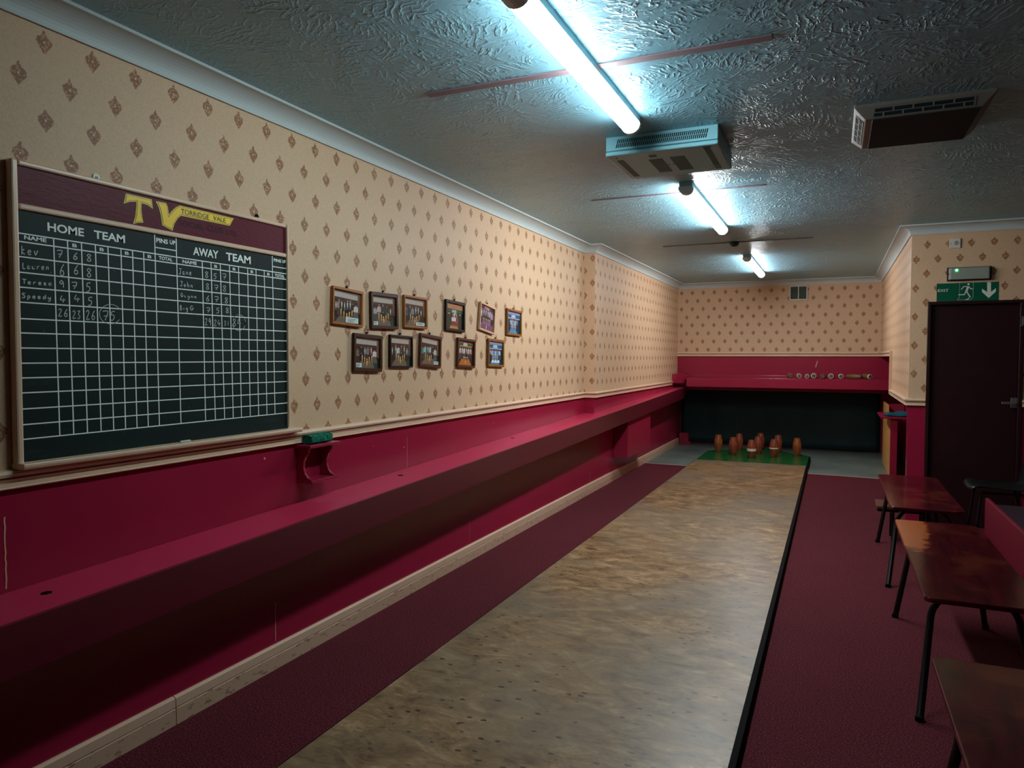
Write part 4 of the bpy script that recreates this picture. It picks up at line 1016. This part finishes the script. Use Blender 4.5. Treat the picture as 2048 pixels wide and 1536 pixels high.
def bench(x0, x1, y0, y1, zt, label, feet, top=None):
    t = thing('bench', ((x0+x1)/2, (y0+y1)/2, 0), label, 'bench', 'varnished benches along the right')
    r = .07; P = []
    for cx, cy, a0 in ((x1-r, y1-r, 0), (x0+r*.35, y1-r*.35, 90), (x0+r*.5, y0+r*.5, 180), (x1-r, y0+r, 270)):
        rr = {0: r, 90: r*.35, 180: r*.5, 270: r}[a0]
        for k in range(7): a = math.radians(a0+15*k); P.append((cx+rr*math.cos(a), cy+rr*math.sin(a), zt-.022))
    b = MB(); b.prism(P, (0, 0, .022)); finish('seat_top', b, top or M_TOP, t, .005, bseg=3)
    z1 = zt-.036
    for yt, yf in feet:
        for sx, xe, xf in ((1, x0+.05, x0-.007), (-1, x1-.05, x1+.007)):
            P = []; c = .12
            for k in range(9):
                a = math.pi/2*k/8; P.append((xe+sx*c*(1-math.sin(a)) if False else xe+sx*(c-c*math.cos(a)), yt, z1-c*1.1+c*1.1*math.sin(a)))
            n0 = P[0]; P = [(xf, yf, 0.0)]+P
            b = MB(); b.tube(P+[((x0+x1)/2, yt, z1)], .0155, 12); lg = finish('leg', b, M_TUBE, t)
            b = MB(); b.lathe([(.0175, 0), (.0175, .02), (.016, .022)], (xf, yf, 0), (0, 0, 1), 12); finish('foot_cap', b, M_BLACK, lg)
    b = MB(); b.box((x0+x1)/2-.012, (x0+x1)/2+.012, min(f[0] for f in feet), max(f[0] for f in feet), z1-.02, z1+.012); finish('under_rail', b, M_TUBE, t)
bench(.362, .80, 5.42, 6.92, .53, 'far dark red bench beside the settle, in front of the door', ((5.62, 5.36), (6.62, 6.64)))
bench(.362, .80, 3.42, 5.02, .53, 'middle dark red bench with the orange corner', ((3.66, 3.42), (4.72, 4.75)), M_TOP_PATCH)
bench(.315, .76, 1.16, 2.75, .53, 'nearest dark red bench, cut off by the right bottom of the frame', ((1.4, 1.2), (2.5, 2.55)))
t = thing('low_stool', (.55, 6.8, 0), 'low brown wooden stool tucked under the far bench', 'stool')
b = MB(); b.box(.345, .72, 6.66, 6.98, .277, .30); finish('seat_top', b, M_BROWNW, t, .003)
b = MB(); b.box(.352, .70, 6.668, 6.97, .255, .276); finish('apron', b, M_BLACK, t, .002)
for x in (.47, .69):
    for y in (6.72, 6.93):
        b = MB(); b.tube([(x, y, 0), (x, y, .255)], .012, 10); finish('leg', b, M_TUBE, t)

t = thing('settle', (1.4, 4.8, 0), 'crimson sided settle with a dark purple seat, partly out of frame', 'settle')
b = MB(); b.prism([(1.0, 6.03, 0), (1.0, 6.03, .535), (1.0, 3.2, .535), (1.0, 3.2, 0)], (.028, 0, 0)); finish('front_panel', b, M_MAROONP, t, .008)
b = MB(); b.box(1.03, 1.5, 6.0, 6.028, 0, .49); finish('end_panel', b, M_MAROONP, t, .006)
b = MB(); b.box(1.03, 1.5, 3.22, 5.998, .36, .50); finish('seat_cushion', b, M_PURPLE, t, .02)
b = MB(); b.box(1.51, 1.58, 3.2, 6.02, 0, .95); finish('back_panel', b, M_MAROONP, t, .008)

t = thing('chair', (1.25, 6.85, 0), 'black moulded plastic chair standing before the door', 'chair')
b = MB(); prof = [(1.0, .478), (1.015, .497), (1.05, .505), (1.2, .492), (1.33, .488), (1.39, .505), (1.425, .55), (1.45, .65), (1.475, .76), (1.49, .86), (1.50, .885)]
vs = []; fs = []; ny = 12
for x, z in prof:
    for j in range(ny+1):
        v = j/ny*2-1; vs.append((x-(.03*v*v if z > .53 else -.015*v*v), 6.82+.21*v*(1 if z < .8 else .94), z+(.018*v*v if z < .52 else 0)))
for i in range(len(prof)-1):
    for j in range(ny): fs.append((i*(ny+1)+j, i*(ny+1)+j+1, (i+1)*(ny+1)+j+1, (i+1)*(ny+1)+j))
b.add(vs, fs, 0, None, True); o = finish('seat_shell', b, M_BPLAST, t); md = o.modifiers.new('thick', 'SOLIDIFY'); md.thickness = .008; md.offset = -1
for y, sy in ((6.66, -1), (6.98, 1)):
    for xa, xf in ((1.08, 1.03), (1.36, 1.46)):
        b = MB(); b.tube([(xf, y+sy*.03, 0), (xa, y, .47)], .011, 10); finish('leg', b, M_TUBE, t)
for y in (6.66, 6.98):
    b = MB(); b.tube([(1.08, y, .468), (1.36, y, .468)], .011, 10); finish('side_rail', b, M_TUBE, t)
